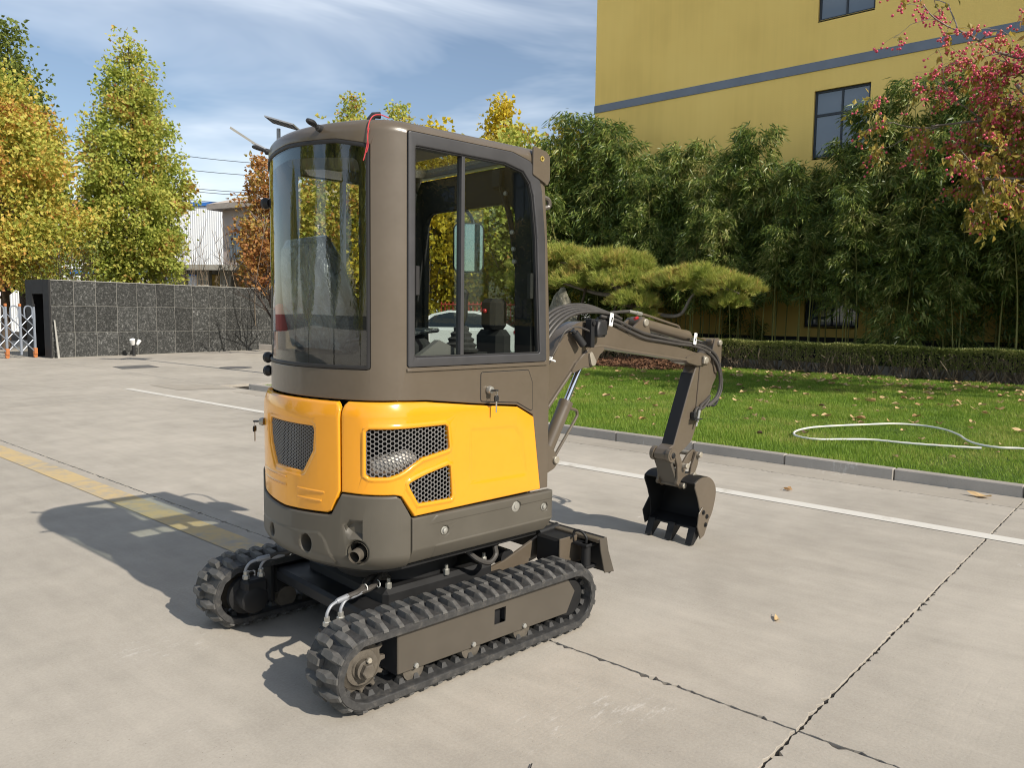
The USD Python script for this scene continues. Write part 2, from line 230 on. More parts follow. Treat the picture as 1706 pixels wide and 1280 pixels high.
M['chrome'] = mat('chrome', {'p': ('principled_bsdf', {'base_color': (0.72, 0.73, 0.75), 'metallic': 1.0, 'roughness': 0.12})})
M['zinc'] = paint('zinc_plated', (0.42, 0.41, 0.37), 0.38, 0.5, metallic=0.6, vary=0.1)
M['grease'] = paint('bare_steel_pin', (0.42, 0.38, 0.31), 0.4, 0.5, metallic=0.5, vary=0.2)
M['hose'] = paint('hydraulic_hose', (0.052, 0.047, 0.042), 0.5, 0.4, vary=0.2, scale=30)
M['mesh_grey'] = paint('grille_wire_grey', (0.16, 0.155, 0.15), 0.4, 0.5)
M['shield'] = paint('heat_shield', (0.33, 0.31, 0.28), 0.5, 0.5, metallic=0.4, vary=0.2, scale=12)
M['glass_side'] = pane('cab_glass_side', (0.80, 0.84, 0.80))
M['glass_rear'] = pane('cab_glass_rear', (0.80, 0.84, 0.81), gloss=1.0, f0=0.10)
M['glass_clear'] = pane('cab_glass_clear', (0.86, 0.90, 0.88))
M['seat_black'] = paint('seat_fabric', (0.02, 0.021, 0.023), 0.8, 0.3)
M['seat_film'] = mat('seat_plastic_film', {'g': ('texture_coordinate', {}), 'n': ('noise_texture', {'scale': 9.0, 'detail': 6.0, 'roughness': 0.7, 'distortion': 1.5}), 'b': ('bump', {'distance': 0.03, 'strength': 1.0}), 'r': ('rgb_ramp', {'ramp': [(0.42, (0.028, 0.032, 0.035)), (0.72, (0.15, 0.165, 0.175))]}), 'p': ('principled_bsdf', {'roughness': 0.18, 'specular_ior_level': 0.8, 'coat_weight': 0.5})}, [('g.object', 'n.vector'), ('n.fac', 'b.height'), ('n.fac', 'r.fac'), ('r.color', 'p.base_color'), ('b.normal', 'p.normal')])
M['mirror'] = mat('mirror_glass', {'p': ('principled_bsdf', {'base_color': (0.93, 0.92, 0.93), 'metallic': 1.0, 'roughness': 0.02})})
M['red_wire'] = paint('red_wire', (0.55, 0.05, 0.06), 0.5, 0.4)
M['white_label'] = paint('white_label', (0.75, 0.75, 0.72), 0.5, 0.4)

# ------------------------------------------------------------------ scene tree helpers
_used = {}

def numbered(parent, name):
    k = _used.get((parent, name), 0)
    _used[(parent, name)] = k + 1
    return name if k == 0 else f'{name}_{k:03d}'

def path_of(parent):
    return '/World' if parent is None else (parent if isinstance(parent, str) else str(parent.GetPath()))

def tag(p, label=None, cat=None, group=None, kind=None):
    p = p.GetPrim() if hasattr(p, 'GetPrim') else p
    for k, v in (('label', label), ('category', cat), ('group', group), ('kind', kind)):
        if v:
            p.SetCustomDataByKey(k, v)
    return p

def thing(name, label, cat, loc=(0, 0, 0), rz=0.0, scale=1.0, group=None, kind=None):
    x = UsdGeom.Xform.Define(stage, '/World/' + numbered('/World', name))
    x.AddTranslateOp().Set(Gf.Vec3d(*map(float, loc)))
    x.AddRotateZOp().Set(float(math.degrees(rz)))
    x.AddScaleOp().Set(Gf.Vec3f(float(scale), float(scale), float(scale)))
    return tag(x, label, cat, group, kind)

def dup(src, label, cat, loc, rz=0.0, scale=1.0, group=None, name=None):
    r = thing(name or src.GetName().rstrip('0123456789').rstrip('_'), label, cat, loc, rz, scale, group)
    r.GetReferences().AddInternalReference(src.GetPath())
    r.SetInstanceable(True)
    return r

_tone_rng = np.random.default_rng(4321)

def add_tone(g, m):
    """Gives every separate leaf or blade of a mesh one random tone."""
    if str(m.GetPath()) not in LEAFY:
        return
    from scipy.sparse import coo_matrix
    from scipy.sparse.csgraph import connected_components
    n = len(g.GetPointsAttr().Get()); f = np.array(g.GetFaceVertexIndicesAttr().Get()).reshape(-1, 3)
    e = np.vstack([f[:, [0, 1]], f[:, [1, 2]]])
    k, lab = connected_components(coo_matrix((np.ones(len(e), np.int8), (e[:, 0], e[:, 1])), shape=(n, n)), directed=False)
    UsdGeom.PrimvarsAPI(g).CreatePrimvar('tone', Sdf.ValueTypeNames.FloatArray, 'vertex').Set(Vt.FloatArray.FromNumpy(_tone_rng.random(k).astype(np.float32)[lab]))

def obj(name, mesh, m, parent=None, smooth=35, label=None, cat=None, group=None, kind=None):
    pp = path_of(parent)
    g = usdkit.mesh(stage, pp + '/' + numbered(pp, name), mesh, m, smooth=smooth)
    g.CreateDoubleSidedAttr(True)
    add_tone(g, m)
    return tag(g, label, cat, group, kind)

# ------------------------------------------------------------------ shape helpers
def T(v, f):
    return trimesh.Trimesh(np.asarray(v, float), np.asarray(f, int), process=False)

def cat_(*ms):
    ms = [m for g in ms for m in (g if isinstance(g, (list, tuple)) else [g])]
    return trimesh.util.concatenate(ms)

def hull(pts):
    m = trimesh.convex.convex_hull(np.asarray(pts, float))
    return m

def cbox(lo, hi, b=0.006):
    """A box with chamfered edges."""
    lo, hi = np.minimum(lo, hi).astype(float), np.maximum(lo, hi).astype(float)
    b = min(b, 0.45 * float((hi - lo).min()))
    pts = []
    for i in range(8):
        s = np.array([(i >> k) & 1 for k in range(3)])
        c = np.where(s, hi, lo); inn = np.where(s, hi - b, lo + b)
        for k in range(3):
            p = inn.copy(); p[k] = c[k]; pts.append(p)
    return hull(pts)

def frame_of(d):
    d = np.asarray(d, float); d = d / np.linalg.norm(d)
    a = np.cross(d, [0, 0, 1.0] if abs(d[2]) < 0.9 else [1.0, 0, 0]); a /= np.linalg.norm(a)
    return a, np.cross(d, a), d

def cyl(p0, p1, r, r1=None, n=20, b=0.0):
    p0, p1 = np.asarray(p0, float), np.asarray(p1, float)
    r1 = r if r1 is None else r1
    L = np.linalg.norm(p1 - p0)
    prof = [(0, r), (L, r1)] if not b else [(0, r - b), (b, r), (L - b, r1), (L, r1 - b)]
    return revolve(prof, p0, p1 - p0, n)

def revolve(prof, o, axis, n=24, close=True):
    """prof: (distance along axis, radius) pairs."""
    a, b, d = frame_of(axis); o = np.asarray(o, float)
    th = np.arange(n) * 2 * np.pi / n
    ring = np.cos(th)[:, None] * a + np.sin(th)[:, None] * b
    V = [o + d * t + ring * max(r, 1e-5) for t, r in prof]; k = len(prof)
    F = []
    for i in range(k - 1):
        for j in range(n):
            j2 = (j + 1) % n
            F += [(i * n + j, i * n + j2, (i + 1) * n + j2), (i * n + j, (i + 1) * n + j2, (i + 1) * n + j)]
    V = list(np.vstack(V))
    if close:
        V += [o + d * prof[0][0], o + d * prof[-1][0]]
        c0, c1 = len(V) - 2, len(V) - 1
        for j in range(n):
            j2 = (j + 1) % n
            F += [(c0, j2, j), (c1, (k - 1) * n + j, (k - 1) * n + j2)]
    return T(V, F)

def smooth_path(pts, n=8):
    """Catmull-Rom through the points."""
    p = np.asarray(pts, float)
    if len(p) < 3:
        return p
    q = np.vstack([2 * p[0] - p[1], p, 2 * p[-1] - p[-2]]); out = []
    for i in range(1, len(q) - 2):
        t = np.linspace(0, 1, n, endpoint=False)[:, None]
        a, b, c, d = q[i - 1], q[i], q[i + 1], q[i + 2]
        out.append(0.5 * (2 * b + (c - a) * t + (2 * a - 5 * b + 4 * c - d) * t ** 2 + (3 * b - a - 3 * c + d) * t ** 3))
    return np.vstack(out + [p[-1:]])

def tube(pts, r, n=8, caps=True):
    """A round tube along a polyline; r a number or one per point."""
    p = np.asarray(pts, float); k = len(p)
    rr = np.broadcast_to(np.asarray(r, float), (k,))
    t = np.gradient(p, axis=0); t /= np.linalg.norm(t, axis=1, keepdims=True) + 1e-12
    a = np.zeros_like(p); a[0] = frame_of(t[0])[0]
    for i in range(1, k):
        v = a[i - 1] - t[i] * (a[i - 1] @ t[i]); a[i] = v / (np.linalg.norm(v) + 1e-12)
    b = np.cross(t, a); th = np.arange(n) * 2 * np.pi / n
    V = (p[:, None] + rr[:, None, None] * (np.cos(th)[None, :, None] * a[:, None] + np.sin(th)[None, :, None] * b[:, None])).reshape(-1, 3)
    i, j = np.meshgrid(np.arange(k - 1), np.arange(n), indexing='ij'); j2 = (j + 1) % n
    q = np.stack([i * n + j, i * n + j2, (i + 1) * n + j2, (i + 1) * n + j], -1).reshape(-1, 4)
    F = np.vstack([q[:, [0, 1, 2]], q[:, [0, 2, 3]]])
    if caps:
        V = np.vstack([V, p[:1], p[-1:]]); c = len(V) - 2; jj = np.arange(n); j2 = (jj + 1) % n
        F = np.vstack([F, np.stack([np.full(n, c), j2, jj], 1), np.stack([np.full(n, c + 1), (k - 1) * n + jj, (k - 1) * n + j2], 1)])
    return T(V, F)

def tri2d(poly):
    out_v, out_f, n = [], [], 0
    for g in getattr(poly, 'geoms', [poly]):
        if g.geom_type != 'Polygon' or g.area < 1e-12:
            continue
        v, f = trimesh.creation.triangulate_polygon(shapely.geometry.polygon.orient(g), engine='earcut')
        v, f = np.asarray(v)[:, :2], np.asarray(f)
        a, b, c = v[f[:, 0]], v[f[:, 1]], v[f[:, 2]]
        cr = (b[:, 0] - a[:, 0]) * (c[:, 1] - a[:, 1]) - (b[:, 1] - a[:, 1]) * (c[:, 0] - a[:, 0])
        f = np.where((cr < 0)[:, None], f[:, ::-1], f)
        out_v.append(v); out_f.append(f + n); n += len(v)
    return (np.vstack(out_v), np.vstack(out_f)) if out_v else (np.zeros((0, 2)), np.zeros((0, 3), int))

def prism(poly, lo, hi, b=0.004):
    """Extrudes a polygon (x, y) along z from lo to hi with chamfered rims."""
    if not hasattr(poly, 'geom_type'):
        poly = Polygon(poly)
    poly = poly.buffer(0)
    inner = poly.buffer(-b, join_style=2) if b else poly
    ms = []
    if b and not inner.is_empty and inner.geom_type == 'Polygon':
        v, f = tri2d(inner)
        rv, rf = tri2d(poly.difference(inner))
        on = shapely.distance(shapely.points(rv), poly.boundary) < 1e-7
        zt, zb = np.where(on, hi - b, hi), np.where(on, lo + b, lo)
        ms += [T(np.c_[v, np.full(len(v), hi)], f), T(np.c_[v, np.full(len(v), lo)], f[:, ::-1]), T(np.c_[rv, zt], rf), T(np.c_[rv, zb], rf[:, ::-1])]
        w0, w1 = lo + b, hi - b
    else:
        v, f = tri2d(poly)
        ms += [T(np.c_[v, np.full(len(v), hi)], f), T(np.c_[v, np.full(len(v), lo)], f[:, ::-1])]
        w0, w1 = lo, hi
    for g in getattr(poly, 'geoms', [poly]):
        g = shapely.geometry.polygon.orient(g)
        for ring in [g.exterior, *g.interiors]:
            c = np.array(ring.coords)[:-1]; k = len(c)
            V = np.vstack([np.c_[c, np.full(k, w0)], np.c_[c, np.full(k, w1)]]); i = np.arange(k); j = (i + 1) % k
            ms.append(T(V, np.vstack([np.c_[i, j, j + k], np.c_[i, j + k, i + k]])))
    m = cat_(ms); m.merge_vertices()
    return m

def xz_prism(poly, y0, y1, b=0.004):
    """Polygon in (x, z), extruded in y."""
    m = prism(poly, min(y0, y1), max(y0, y1), b)
    v = np.array(m.vertices); return T(np.c_[v[:, 0], v[:, 2], v[:, 1]], np.array(m.faces)[:, ::-1])

def yz_prism(poly, x0, x1, b=0.004):
    m = prism(poly, min(x0, x1), max(x0, x1), b)
    v = np.array(m.vertices); return T(np.c_[v[:, 2], v[:, 0], v[:, 1]], m.faces)

def rounded(poly, r, res=4):
    p = poly if hasattr(poly, 'geom_type') else Polygon(poly)
    return p.buffer(-r, join_style=2).buffer(r, quad_segs=res)

def xform(m, R=None, t=(0, 0, 0)):
    v = np.array(m.vertices)
    return T((v if R is None else v @ np.asarray(R).T) + np.asarray(t, float), m.faces)

def rot(axis, ang):
    return trimesh.transformations.rotation_matrix(ang, axis)[:3, :3]

def ico(c, r, sub=2):
    m = trimesh.creation.icosphere(subdivisions=sub, radius=1.0)
    return T(m.vertices * np.asarray(r, float) + np.asarray(c, float), m.faces)

# ================================================================== the ground
gnd = T([(-260, -260, -0.06), (320, -260, -0.06), (320, 320, -0.06), (-260, 320, -0.06)], [(0, 1, 2), (0, 2, 3)])
obj('ground', gnd, M['joint_soil'], smooth=False, kind='structure')

yard = UsdGeom.Xform.Define(stage, '/World/concrete_yard').GetPrim()
tag(yard, kind='structure')
rng = np.random.default_rng(5)

def ragged(p, q, step, amp, r, chips=0.0):
    """Points from p towards q (q left out), wandering sideways as a broken slab edge does."""
    p, q = np.asarray(p, float), np.asarray(q, float); L = np.linalg.norm(q - p)
    n = max(2, int(L / step)); t = np.linspace(0, 1, n, endpoint=False)
    d = (q - p) / L; nn = np.array([-d[1], d[0]])
    off = r.normal(0, amp, n)
    if chips:
        hit = r.random(n) < chips
        off = off + hit * r.uniform(0.006, 0.022, n)
    off[0] = 0
    return p + (q - p) * t[:, None] + nn * off[:, None]

def slab(x0, x1, y0, y1, m, gap=0.0062, near=False, z=0.0):
    x0, x1, y0, y1 = x0 + gap, x1 - gap, y0 + gap, y1 - gap
    cs = [(x0, y0), (x1, y0), (x1, y1), (x0, y1)]
    pts = np.vstack([ragged(cs[i], cs[(i + 1) % 4], 0.022 if near else 1.0, 0.0022 if near else 0.0, rng, 0.075 if near else 0) for i in range(4)])
    pg = Polygon(pts).buffer(0)
    if pg.geom_type != 'Polygon':
        pg = max(pg.geoms, key=lambda g: g.area)
    obj('slab', prism(pg, z - 0.055, z, 0.0012 if near else 0.0), m, yard, smooth=False)

XJ = [-60, -22, -12, -6.7, -1.87, 2.83]
YJ = [-60, -14, -4.6, 1.03, 13.6]
for i in range(len(XJ) - 1):
    for j in range(len(YJ) - 1):
        slab(XJ[i], XJ[i + 1], YJ[j], YJ[j + 1], M['concrete'], near=(i == 4 and j in (2, 3)))
for j in range(len(YJ) - 1):
    slab(2.83, 7.53, YJ[j], YJ[j + 1], M['concrete'], near=j in (2, 3))
    slab(7.53, 8.0, YJ[j], YJ[j + 1], M['gutter'], gap=0.004, near=j in (2, 3))
# behind the lawn: the wide court up to the wall, gate and far road
for x0, x1 in ((-60, -22), (-22, -12), (-12, -6.7), (-6.7, -1.87), (-1.87, 2.83), (2.83, 8.0)):
    for y0, y1 in ((13.6, 21.3), (21.3, 60)):
        slab(x0, x1, y0, y1, M['concrete'])
for x0, x1, y0, y1 in ((8.0, 14.0, 14.95, 21.3), (14.0, 24, 14.95, 21.3), (24, 40, 19.0, 40), (8.0, 24, 21.3, 40), (40, 90, 14, 60)):
    slab(x0, x1, y0, y1, M['concrete'])

def sheet(name, pts, m, z, label, cat, group=None):
    v, f = tri2d(Polygon(pts)); obj(name, T(np.c_[v, np.full(len(v), z)], f), m, smooth=False, label=label, cat=cat, group=group)

sheet('white_line', [(6.30, -14), (6.455, -14), (6.455, 5.02), (6.30, 5.02)], M['white_line'], 0.004, 'white painted line on the concrete running in front of the bucket', 'road marking')
sheet('white_line', [(6.28, 5.05), (6.425, 5.05), (6.44, 15.4), (6.30, 15.5)], M['white_line'], 0.004, 'white painted line on the concrete passing behind the cab to the drain', 'road marking')
sheet('yellow_line', [(2.50, 4.3), (2.72, 4.1), (2.74, 40), (2.50, 40)], M['yellow_line'], 0.004, 'faded yellow painted line along the concrete joint under the cab shadow', 'road marking')

# ------------------------------------------------------------------ kerb
kerb = UsdGeom.Xform.Define(stage, '/World/kerb').GetPrim(); tag(kerb, kind='structure')
ys = [1.05 - 3.18 * 5] + [1.05 - 3.18 * k for k in (4, 3, 2, 1)] + [1.05, 2.11, 3.18, 4.25, 5.30, 6.4, 7.45, 8.5, 9.6, 10.7, 11.75, 12.8, 13.75]
for y0, y1 in zip(ys[:-1], ys[1:]):
    dx = rng.normal(0, 0.004)
    obj('kerb_stone', cbox((8.0 + dx, y0 + 0.004, -0.05), (8.10 + dx, y1 - 0.004, 0.108 + rng.normal(0, 0.002)), 0.009), M['kerb'], kerb, smooth=False)
for k in range(9):
    obj('kerb_stone', cbox((8.02 + 1.1 * k, 13.76, -0.05), (8.02 + 1.1 * k + 1.09, 13.87, 0.11), 0.009), M['kerb'], kerb, smooth=False)
for k in range(14):  # behind the hedge and along the back of the lawn
    obj('kerb_stone', cbox((21.75, -6 + 1.2 * k, -0.02), (21.87, -6 + 1.2 * k + 1.19, 0.30), 0.012), M['kerb'], kerb, smooth=False)

# ------------------------------------------------------------------ lawn
LX0, LX1, LY0, LY1 = 8.10, 21.2, -13.0, 13.76
gx, gy = np.meshgrid(np.linspace(LX0, 30.0, 45), np.linspace(LY0, 19.0, 60), indexing='ij')
gz = 0.066 + 0.035 * (meshkit.fbm(np.stack([gx * 0.5, gy * 0.5, gx * 0], -1), 3) - 0.5) * np.clip((gx - LX0) / 1.5, 0, 1)
keep = gy <= LY1 + 0.02
idx = np.arange(gx.size).reshape(gx.shape); q = []
F = []
for i in range(44):
    for j in range(59):
        if gy[i, j + 1] <= LY1 + 0.3 or gx[i, j] > 17:
            a, b, c, d = idx[i, j], idx[i + 1, j], idx[i + 1, j + 1], idx[i, j + 1]; F += [(a, b, c), (a, c, d)]
obj('lawn', T(np.c_[gx.ravel(), gy.ravel(), gz.ravel()], F), M['lawn_base'], smooth=True, kind='structure')

def lawn_z(x, y):
    x, y = np.asarray(x, float), np.asarray(y, float)
    return 0.066 + 0.035 * (meshkit.fbm(np.stack([x * 0.5, y * 0.5, x * 0], -1), 3) - 0.5) * np.clip((x - LX0) / 1.5, 0, 1)

def blades(n, w, r, hmin, hmax, wid):
    """n bent grass blades rooted in a w x w square."""
    x, y = r.uniform(0, w, n), r.uniform(0, w, n); h = r.uniform(hmin, hmax, n); a = r.uniform(0, 2 * np.pi, n); lean = r.uniform(0.1, 0.9, n) * h
    d = np.stack([np.cos(a), np.sin(a)], 1); s = np.stack([-d[:, 1], d[:, 0]], 1) * (wid * r.uniform(0.7, 1.3, n))[:, None]
    p = np.stack([x, y], 1)
    z = np.zeros(n)
    V = np.stack([np.c_[p - s, z - 0.01], np.c_[p + s, z - 0.01], np.c_[p + d * (lean * 0.35)[:, None] + s * 0.8, h * 0.6], np.c_[p + d * (lean * 0.35)[:, None] - s * 0.8, h * 0.6], np.c_[p + d * lean[:, None], h]], 1).reshape(-1, 3)
    k = np.arange(n)[:, None] * 5
    F = np.stack([k + [[0, 1, 2]], k + [[0, 2, 3]], k + [[3, 2, 4]]], 1).reshape(-1, 3)
    return T(V, F)

gi = UsdGeom.PointInstancer.Define(stage, '/World/lawn_grass')
tag(gi, 'short green lawn grass filling the bed between kerb and hedge', 'grass', kind='stuff')
r = np.random.default_rng(11); W_ = 0.5
for k in range(5):
    usdkit.mesh(stage, f'/World/lawn_grass/grass_patch_{k:03d}', blades(1000 if k < 3 else 560, W_, r, 0.025, 0.062, 0.0022 if k < 3 else 0.0032), M['grass'], smooth=False)
    add_tone(UsdGeom.Mesh.Get(stage, f'/World/lawn_grass/grass_patch_{k:03d}'), M['grass'])
gi.CreatePrototypesRel().SetTargets([f'/World/lawn_grass/grass_patch_{k:03d}' for k in range(5)])
pos, ids, ori = [], [], []
for x in np.arange(LX0, 21.1, W_):
    for y in np.arange(-4.5, LY1, W_):
        if y > LY1 - W_ or x > 21.0 - W_:
            continue
        far = x > 13
        c, s_ = [(1, 0), (0, 1), (-1, 0), (0, -1)][r.integers(4)]
        off = {(1, 0): (0, 0), (0, 1): (W_, 0), (-1, 0): (W_, W_), (0, -1): (0, W_)}[(c, s_)]
        ang = math.atan2(s_, c)
        pos.append((x + off[0], y + off[1], float(lawn_z(x + W_ / 2, y + W_ / 2)) - 0.004)); ids.append(int(r.integers(3, 5) if far else r.integers(0, 3))); ori.append(Gf.Quath(float(math.cos(ang / 2)), 0.0, 0.0, float(math.sin(ang / 2))))
gi.CreatePositionsAttr(Vt.Vec3fArray.FromNumpy(np.array(pos, np.float32)))
gi.CreateProtoIndicesAttr(Vt.IntArray(ids))
gi.CreateOrientationsAttr(Vt.QuathArray(ori))
ns = meshkit.noise(np.array(pos) * [1.1, 1.1, 0]) * .9 + np.random.default_rng(2).uniform(.45, .95, len(pos))
gi.CreateScalesAttr(Vt.Vec3fArray.FromNumpy(np.stack([np.ones(len(pos)), np.ones(len(pos)), ns], 1).astype(np.float32)))

# ------------------------------------------------------------------ leaves lying about
def leaf_shape(L, Wd, curl, r):
    """One dry leaf lying on the ground: a lobed outline with a raised, curled rim and a stalk."""
    k = 10; a = np.linspace(0, 2 * np.pi, k, endpoint=False)
    rad = 1 + 0.22 * np.cos(3 * a) + r.normal(0, 0.07, k)
    x, y = L / 2 * rad * np.cos(a), Wd / 2 * rad * np.sin(a); z = curl * (np.abs(np.sin(a + r.uniform(0, 3))) ** 1.5) + r.uniform(0, curl * 0.3, k) + 0.002
    V = np.vstack([[0, 0, 0.003], np.c_[x, y, z], [L * 0.95, 0.006, 0.004], [L * 0.95, -0.002, 0.004]])
    F = [(0, 1 + i, 1 + (i + 1) % k) for i in range(k)] + [(1, k + 2, k + 1)]
    return T(V, F)

def lay(m, x, y, z, a):
    return xform(m, rot([0, 0, 1], a), (x, y, z))

r = np.random.default_rng(3)
obj('fallen_leaf', lay(leaf_shape(0.075, 0.028, 0.010, r), 3.82, 1.52, 0.003, 0.6), M['dry_leaf'], smooth=False, label='small yellow leaf lying alone on the open concrete near the joint', cat='leaf')
obj('fallen_leaf', lay(leaf_shape(0.18, 0.085, 0.03, r), 7.76, 1.33, 0.004, 1.4), M['dry_leaf'], smooth=False, label='large curled brown leaf on the concrete just below the kerb', cat='leaf')
obj('fallen_leaf', lay(leaf_shape(0.075, 0.045, 0.03, r), 6.80, 2.66, 0.003, 2.4), M['dry_leaf'], smooth=False, label='brown leaf lying between the white line and the kerb', cat='leaf')
tw = tube(smooth_path([(1.98, 1.62, 0.006), (1.94, 1.60, 0.008), (1.885, 1.595, 0.006)], 5), 0.0022, 5)
obj('twig', tw, M['black_plastic'], label='thin dark twig lying on the concrete before the right track', cat='twig')
ms = []
for k in range(640):
    x = 8.3 + 12.6 * r.random() ** 0.8; y = r.uniform(-1.5, 13)
    if r.random() < 0.3: x = r.uniform(17.5, 21.1); y = r.uniform(-1, 9)
    s_ = r.uniform(0.06, 0.17) * (1.0 if x > 11 else 0.75)
    ms.append(lay(leaf_shape(s_, s_ * r.uniform(0.5, 0.9), s_ * 0.3, r), x, y, float(lawn_z(x, y)) + 0.035, r.uniform(0, 6.3)))
obj('leaf_litter', cat_(ms), M['dry_leaf'], smooth=False, label='dry tan leaves scattered over the lawn in front of the hedge', cat='leaves', kind='stuff')

# mulch bed under the pine
r = np.random.default_rng(8)
n = 5200; a = r.uniform(0, 2 * np.pi, n); rr = np.sqrt(r.random(n))
cx, cy = 19.7 + 1.5 * rr * np.cos(a), 12.0 + 2.0 * rr * np.sin(a)
cz = lawn_z(cx, cy) + 0.015 + 0.22 * np.clip(1 - rr ** 2, 0, 1) + r.uniform(0, 0.03, n)
d1 = r.normal(0, 1, (n, 3)); d1[:, 2] *= 0.35; d1 /= np.linalg.norm(d1, axis=1, keepdims=True); d2 = np.cross(d1, r.normal(0, 1, (n, 3))); d2 /= np.linalg.norm(d2, axis=1, keepdims=True)
c = np.stack([cx, cy, cz], 1); L = r.uniform(0.03, 0.09, (n, 1)); w = L * 0.35
V = np.stack([c - d1 * L - d2 * w, c + d1 * L - d2 * w, c + d1 * L + d2 * w, c - d1 * L + d2 * w], 1).reshape(-1, 3); k = np.arange(n)[:, None] * 4
base = []
for i in range(8):
    base.append([(19.7 + 1.5 * (i / 8) * math.cos(t), 12.0 + 2.0 * (i / 8) * math.sin(t), float(lawn_z(19.7, 12)) + 0.01 + 0.21 * (1 - (i / 8) ** 2)) for t in np.linspace(0, 2 * np.pi, 24, endpoint=False)])
bv = np.array(base + [[(19.7 + 1.5 * math.cos(t), 12.0 + 2.0 * math.sin(t), 0.03) for t in np.linspace(0, 2 * np.pi, 24, endpoint=False)]]).reshape(-1, 3); bf = []
for i in range(8):
    for j in range(24):
        j2 = (j + 1) % 24; bf += [(i * 24 + j, (i + 1) * 24 + j, (i + 1) * 24 + j2), (i * 24 + j, (i + 1) * 24 + j2, i * 24 + j2)]
obj('mulch_bed', cat_(T(V, np.vstack([k + [0, 1, 2], k + [0, 2, 3]])), T(bv, bf)), M['mulch'], smooth=False, label='mound of reddish brown bark mulch under the pruned pine', cat='mulch', kind='stuff')

# garden hose lying on the grass
hp = [(10.5, -2.5), (10.42, 0.3), (10.33, 1.3), (10.20, 1.6), (10.28, 1.82), (10.55, 2.0), (10.95, 2.17), (11.33, 2.42), (11.48, 2.72), (11.35, 3.02), (10.95, 3.26), (10.49, 3.52), (10.08, 3.68), (9.62, 3.70), (9.28, 3.56), (9.20, 3.30), (9.45, 3.05), (9.68, 2.82), (9.74, 2.5), (9.83, 2.16), (10.0, 1.74)]
hp = smooth_path([(x, y, float(lawn_z(x, y)) + 0.055) for x, y in hp], 8)
obj('garden_hose', tube(hp, 0.0125, 8), M['hose_white'], label='white garden hose looped on the grass', cat='hose')

# ------------------------------------------------------------------ ochre building
bld = thing('ochre_building', 'tall ochre yellow rendered building with a slate blue band, behind the bamboo', 'building', (25.5, 0, 0))
Y0, Y1, HB, DB = -46.0, 18.25, 17.0, 14.0  # low Y end lengthened out of view for the side window to mirror
wins = [(8.0, 9.71, 1.25, 3.35), (8.0, 9.71, 6.62, 8.72), (8.0, 9.71, 10.87, 13.3)]
wins += [(y, y + 1.71, z0, z1) for y in (-42, -34, -27, -20, -13, -6.5, 0.6) for z0, z1 in ((1.25, 3.35), (6.3, 8.72), (10.87, 13.3))]
wallp = sbox(Y0, 0.92, Y1, 9.34).difference(unary_union([sbox(a, c_, b, d) for a, b, c_, d in wins]))
wallq = sbox(Y0, 9.63, Y1, HB).difference(unary_union([sbox(a, c_, b, d) for a, b, c_, d in wins]))
wm = cat_(yz_prism(wallp, 0.0, 0.24, 0.0), yz_prism(wallq, 0.0, 0.24, 0.0), cbox((0.25, Y1 - 0.24, 0.0), (DB, Y1, HB), 0.0), cbox((0.25, Y0, 0.0), (DB, Y0 + 0.24, HB), 0.0), cbox((DB, Y0, 0), (DB + 0.24, Y1, HB), 0.0))
obj('wall', wm, M['ochre'], bld, smooth=False)
obj('band', cbox((-0.025, Y0 - 0.02, 9.343), (0.24, Y1 + 0.02, 9.627), 0.004), M['band'], bld, smooth=False)
obj('plinth', cbox((-0.04, Y0 - 0.03, 0.0), (0.24, Y1 + 0.03, 0.917), 0.01), M['plinth'], bld, smooth=False)
obj('roof', cbox((-0.1, Y0 - 0.1, HB + 0.003), (DB + 0.3, Y1 + 0.1, HB + 0.3), 0.02), M['band'], bld, smooth=False)
for a, b, z0, z1 in wins:
    o = 0.09
    fr = cat_(cbox((o, a + .002, z0 + .002), (o + 0.07, a + 0.07, z1 - .002), .005), cbox((o, b - 0.07, z0 + .002), (o + 0.07, b - .002, z1 - .002), .005), cbox((o, a + 0.071, z0 + .002), (o + 0.07, b - 0.071, z0 + 0.07), .005), cbox((o, a + 0.071, z1 - 0.07), (o + 0.07, b - 0.071, z1 - .002), .005),
              cbox((o + 0.002, (a + b) / 2 - 0.03, z0 + 0.072), (o + 0.066, (a + b) / 2 + 0.03, z1 - 0.072), .004), cbox((o + 0.004, a + 0.072, z1 - 0.80), (o + 0.064, b - 0.072, z1 - 0.72), .004))
    w_ = obj('window', fr, M['win_frame'], bld, smooth=False)
    for q0, q1 in ((a + 0.071, (a + b) / 2 - 0.031), ((a + b) / 2 + 0.031, b - 0.071)):
        obj('pane', cbox((o + 0.03, q0, z0 + 0.071), (o + 0.04, q1, z1 - 0.802), 0.0), M['win_glass'], w_, smooth=False)
        obj('pane', cbox((o + 0.03, q0, z1 - 0.718), (o + 0.04, q1, z1 - 0.071), 0.0), M['win_glass'], w_, smooth=False)
    obj('sill', cbox((0.0, a - 0.0, z0 - 0.05), (o, b, z0 - 0.003), .004), M['band'], bld, smooth=False)

# ------------------------------------------------------------------ black tiled wall
AZ = math.radians(9.0)
wall = thing('tiled_wall', 'long low wall clad in black granite tiles at the back of the yard', 'wall', (8.62, 26.13, 0), AZ)
TW, NT = 0.695, 19
rows = [(0.02, 0.772), (0.790, 1.592), (1.610, 2.352)]
obj('core', cbox((0.006, 0.022, -0.05), (TW * NT, 0.36, 2.352), 0.0), M['grout'], wall, smooth=False)
obj('coping', cbox((-0.004, 0.012, 2.362), (TW * NT + 0.01, 0.38, 2.385), 0.004), M['grout'], wall, smooth=False)
r = np.random.default_rng(21)
for i in range(NT):
    for a, b in rows:
        j = r.normal(0, 0.0012, 2)
        obj('tile', cbox((i * TW + 0.009, 0.002 + j[0], a), ((i + 1) * TW - 0.009, 0.0205, b), 0.003), M['granite'], wall, smooth=False)
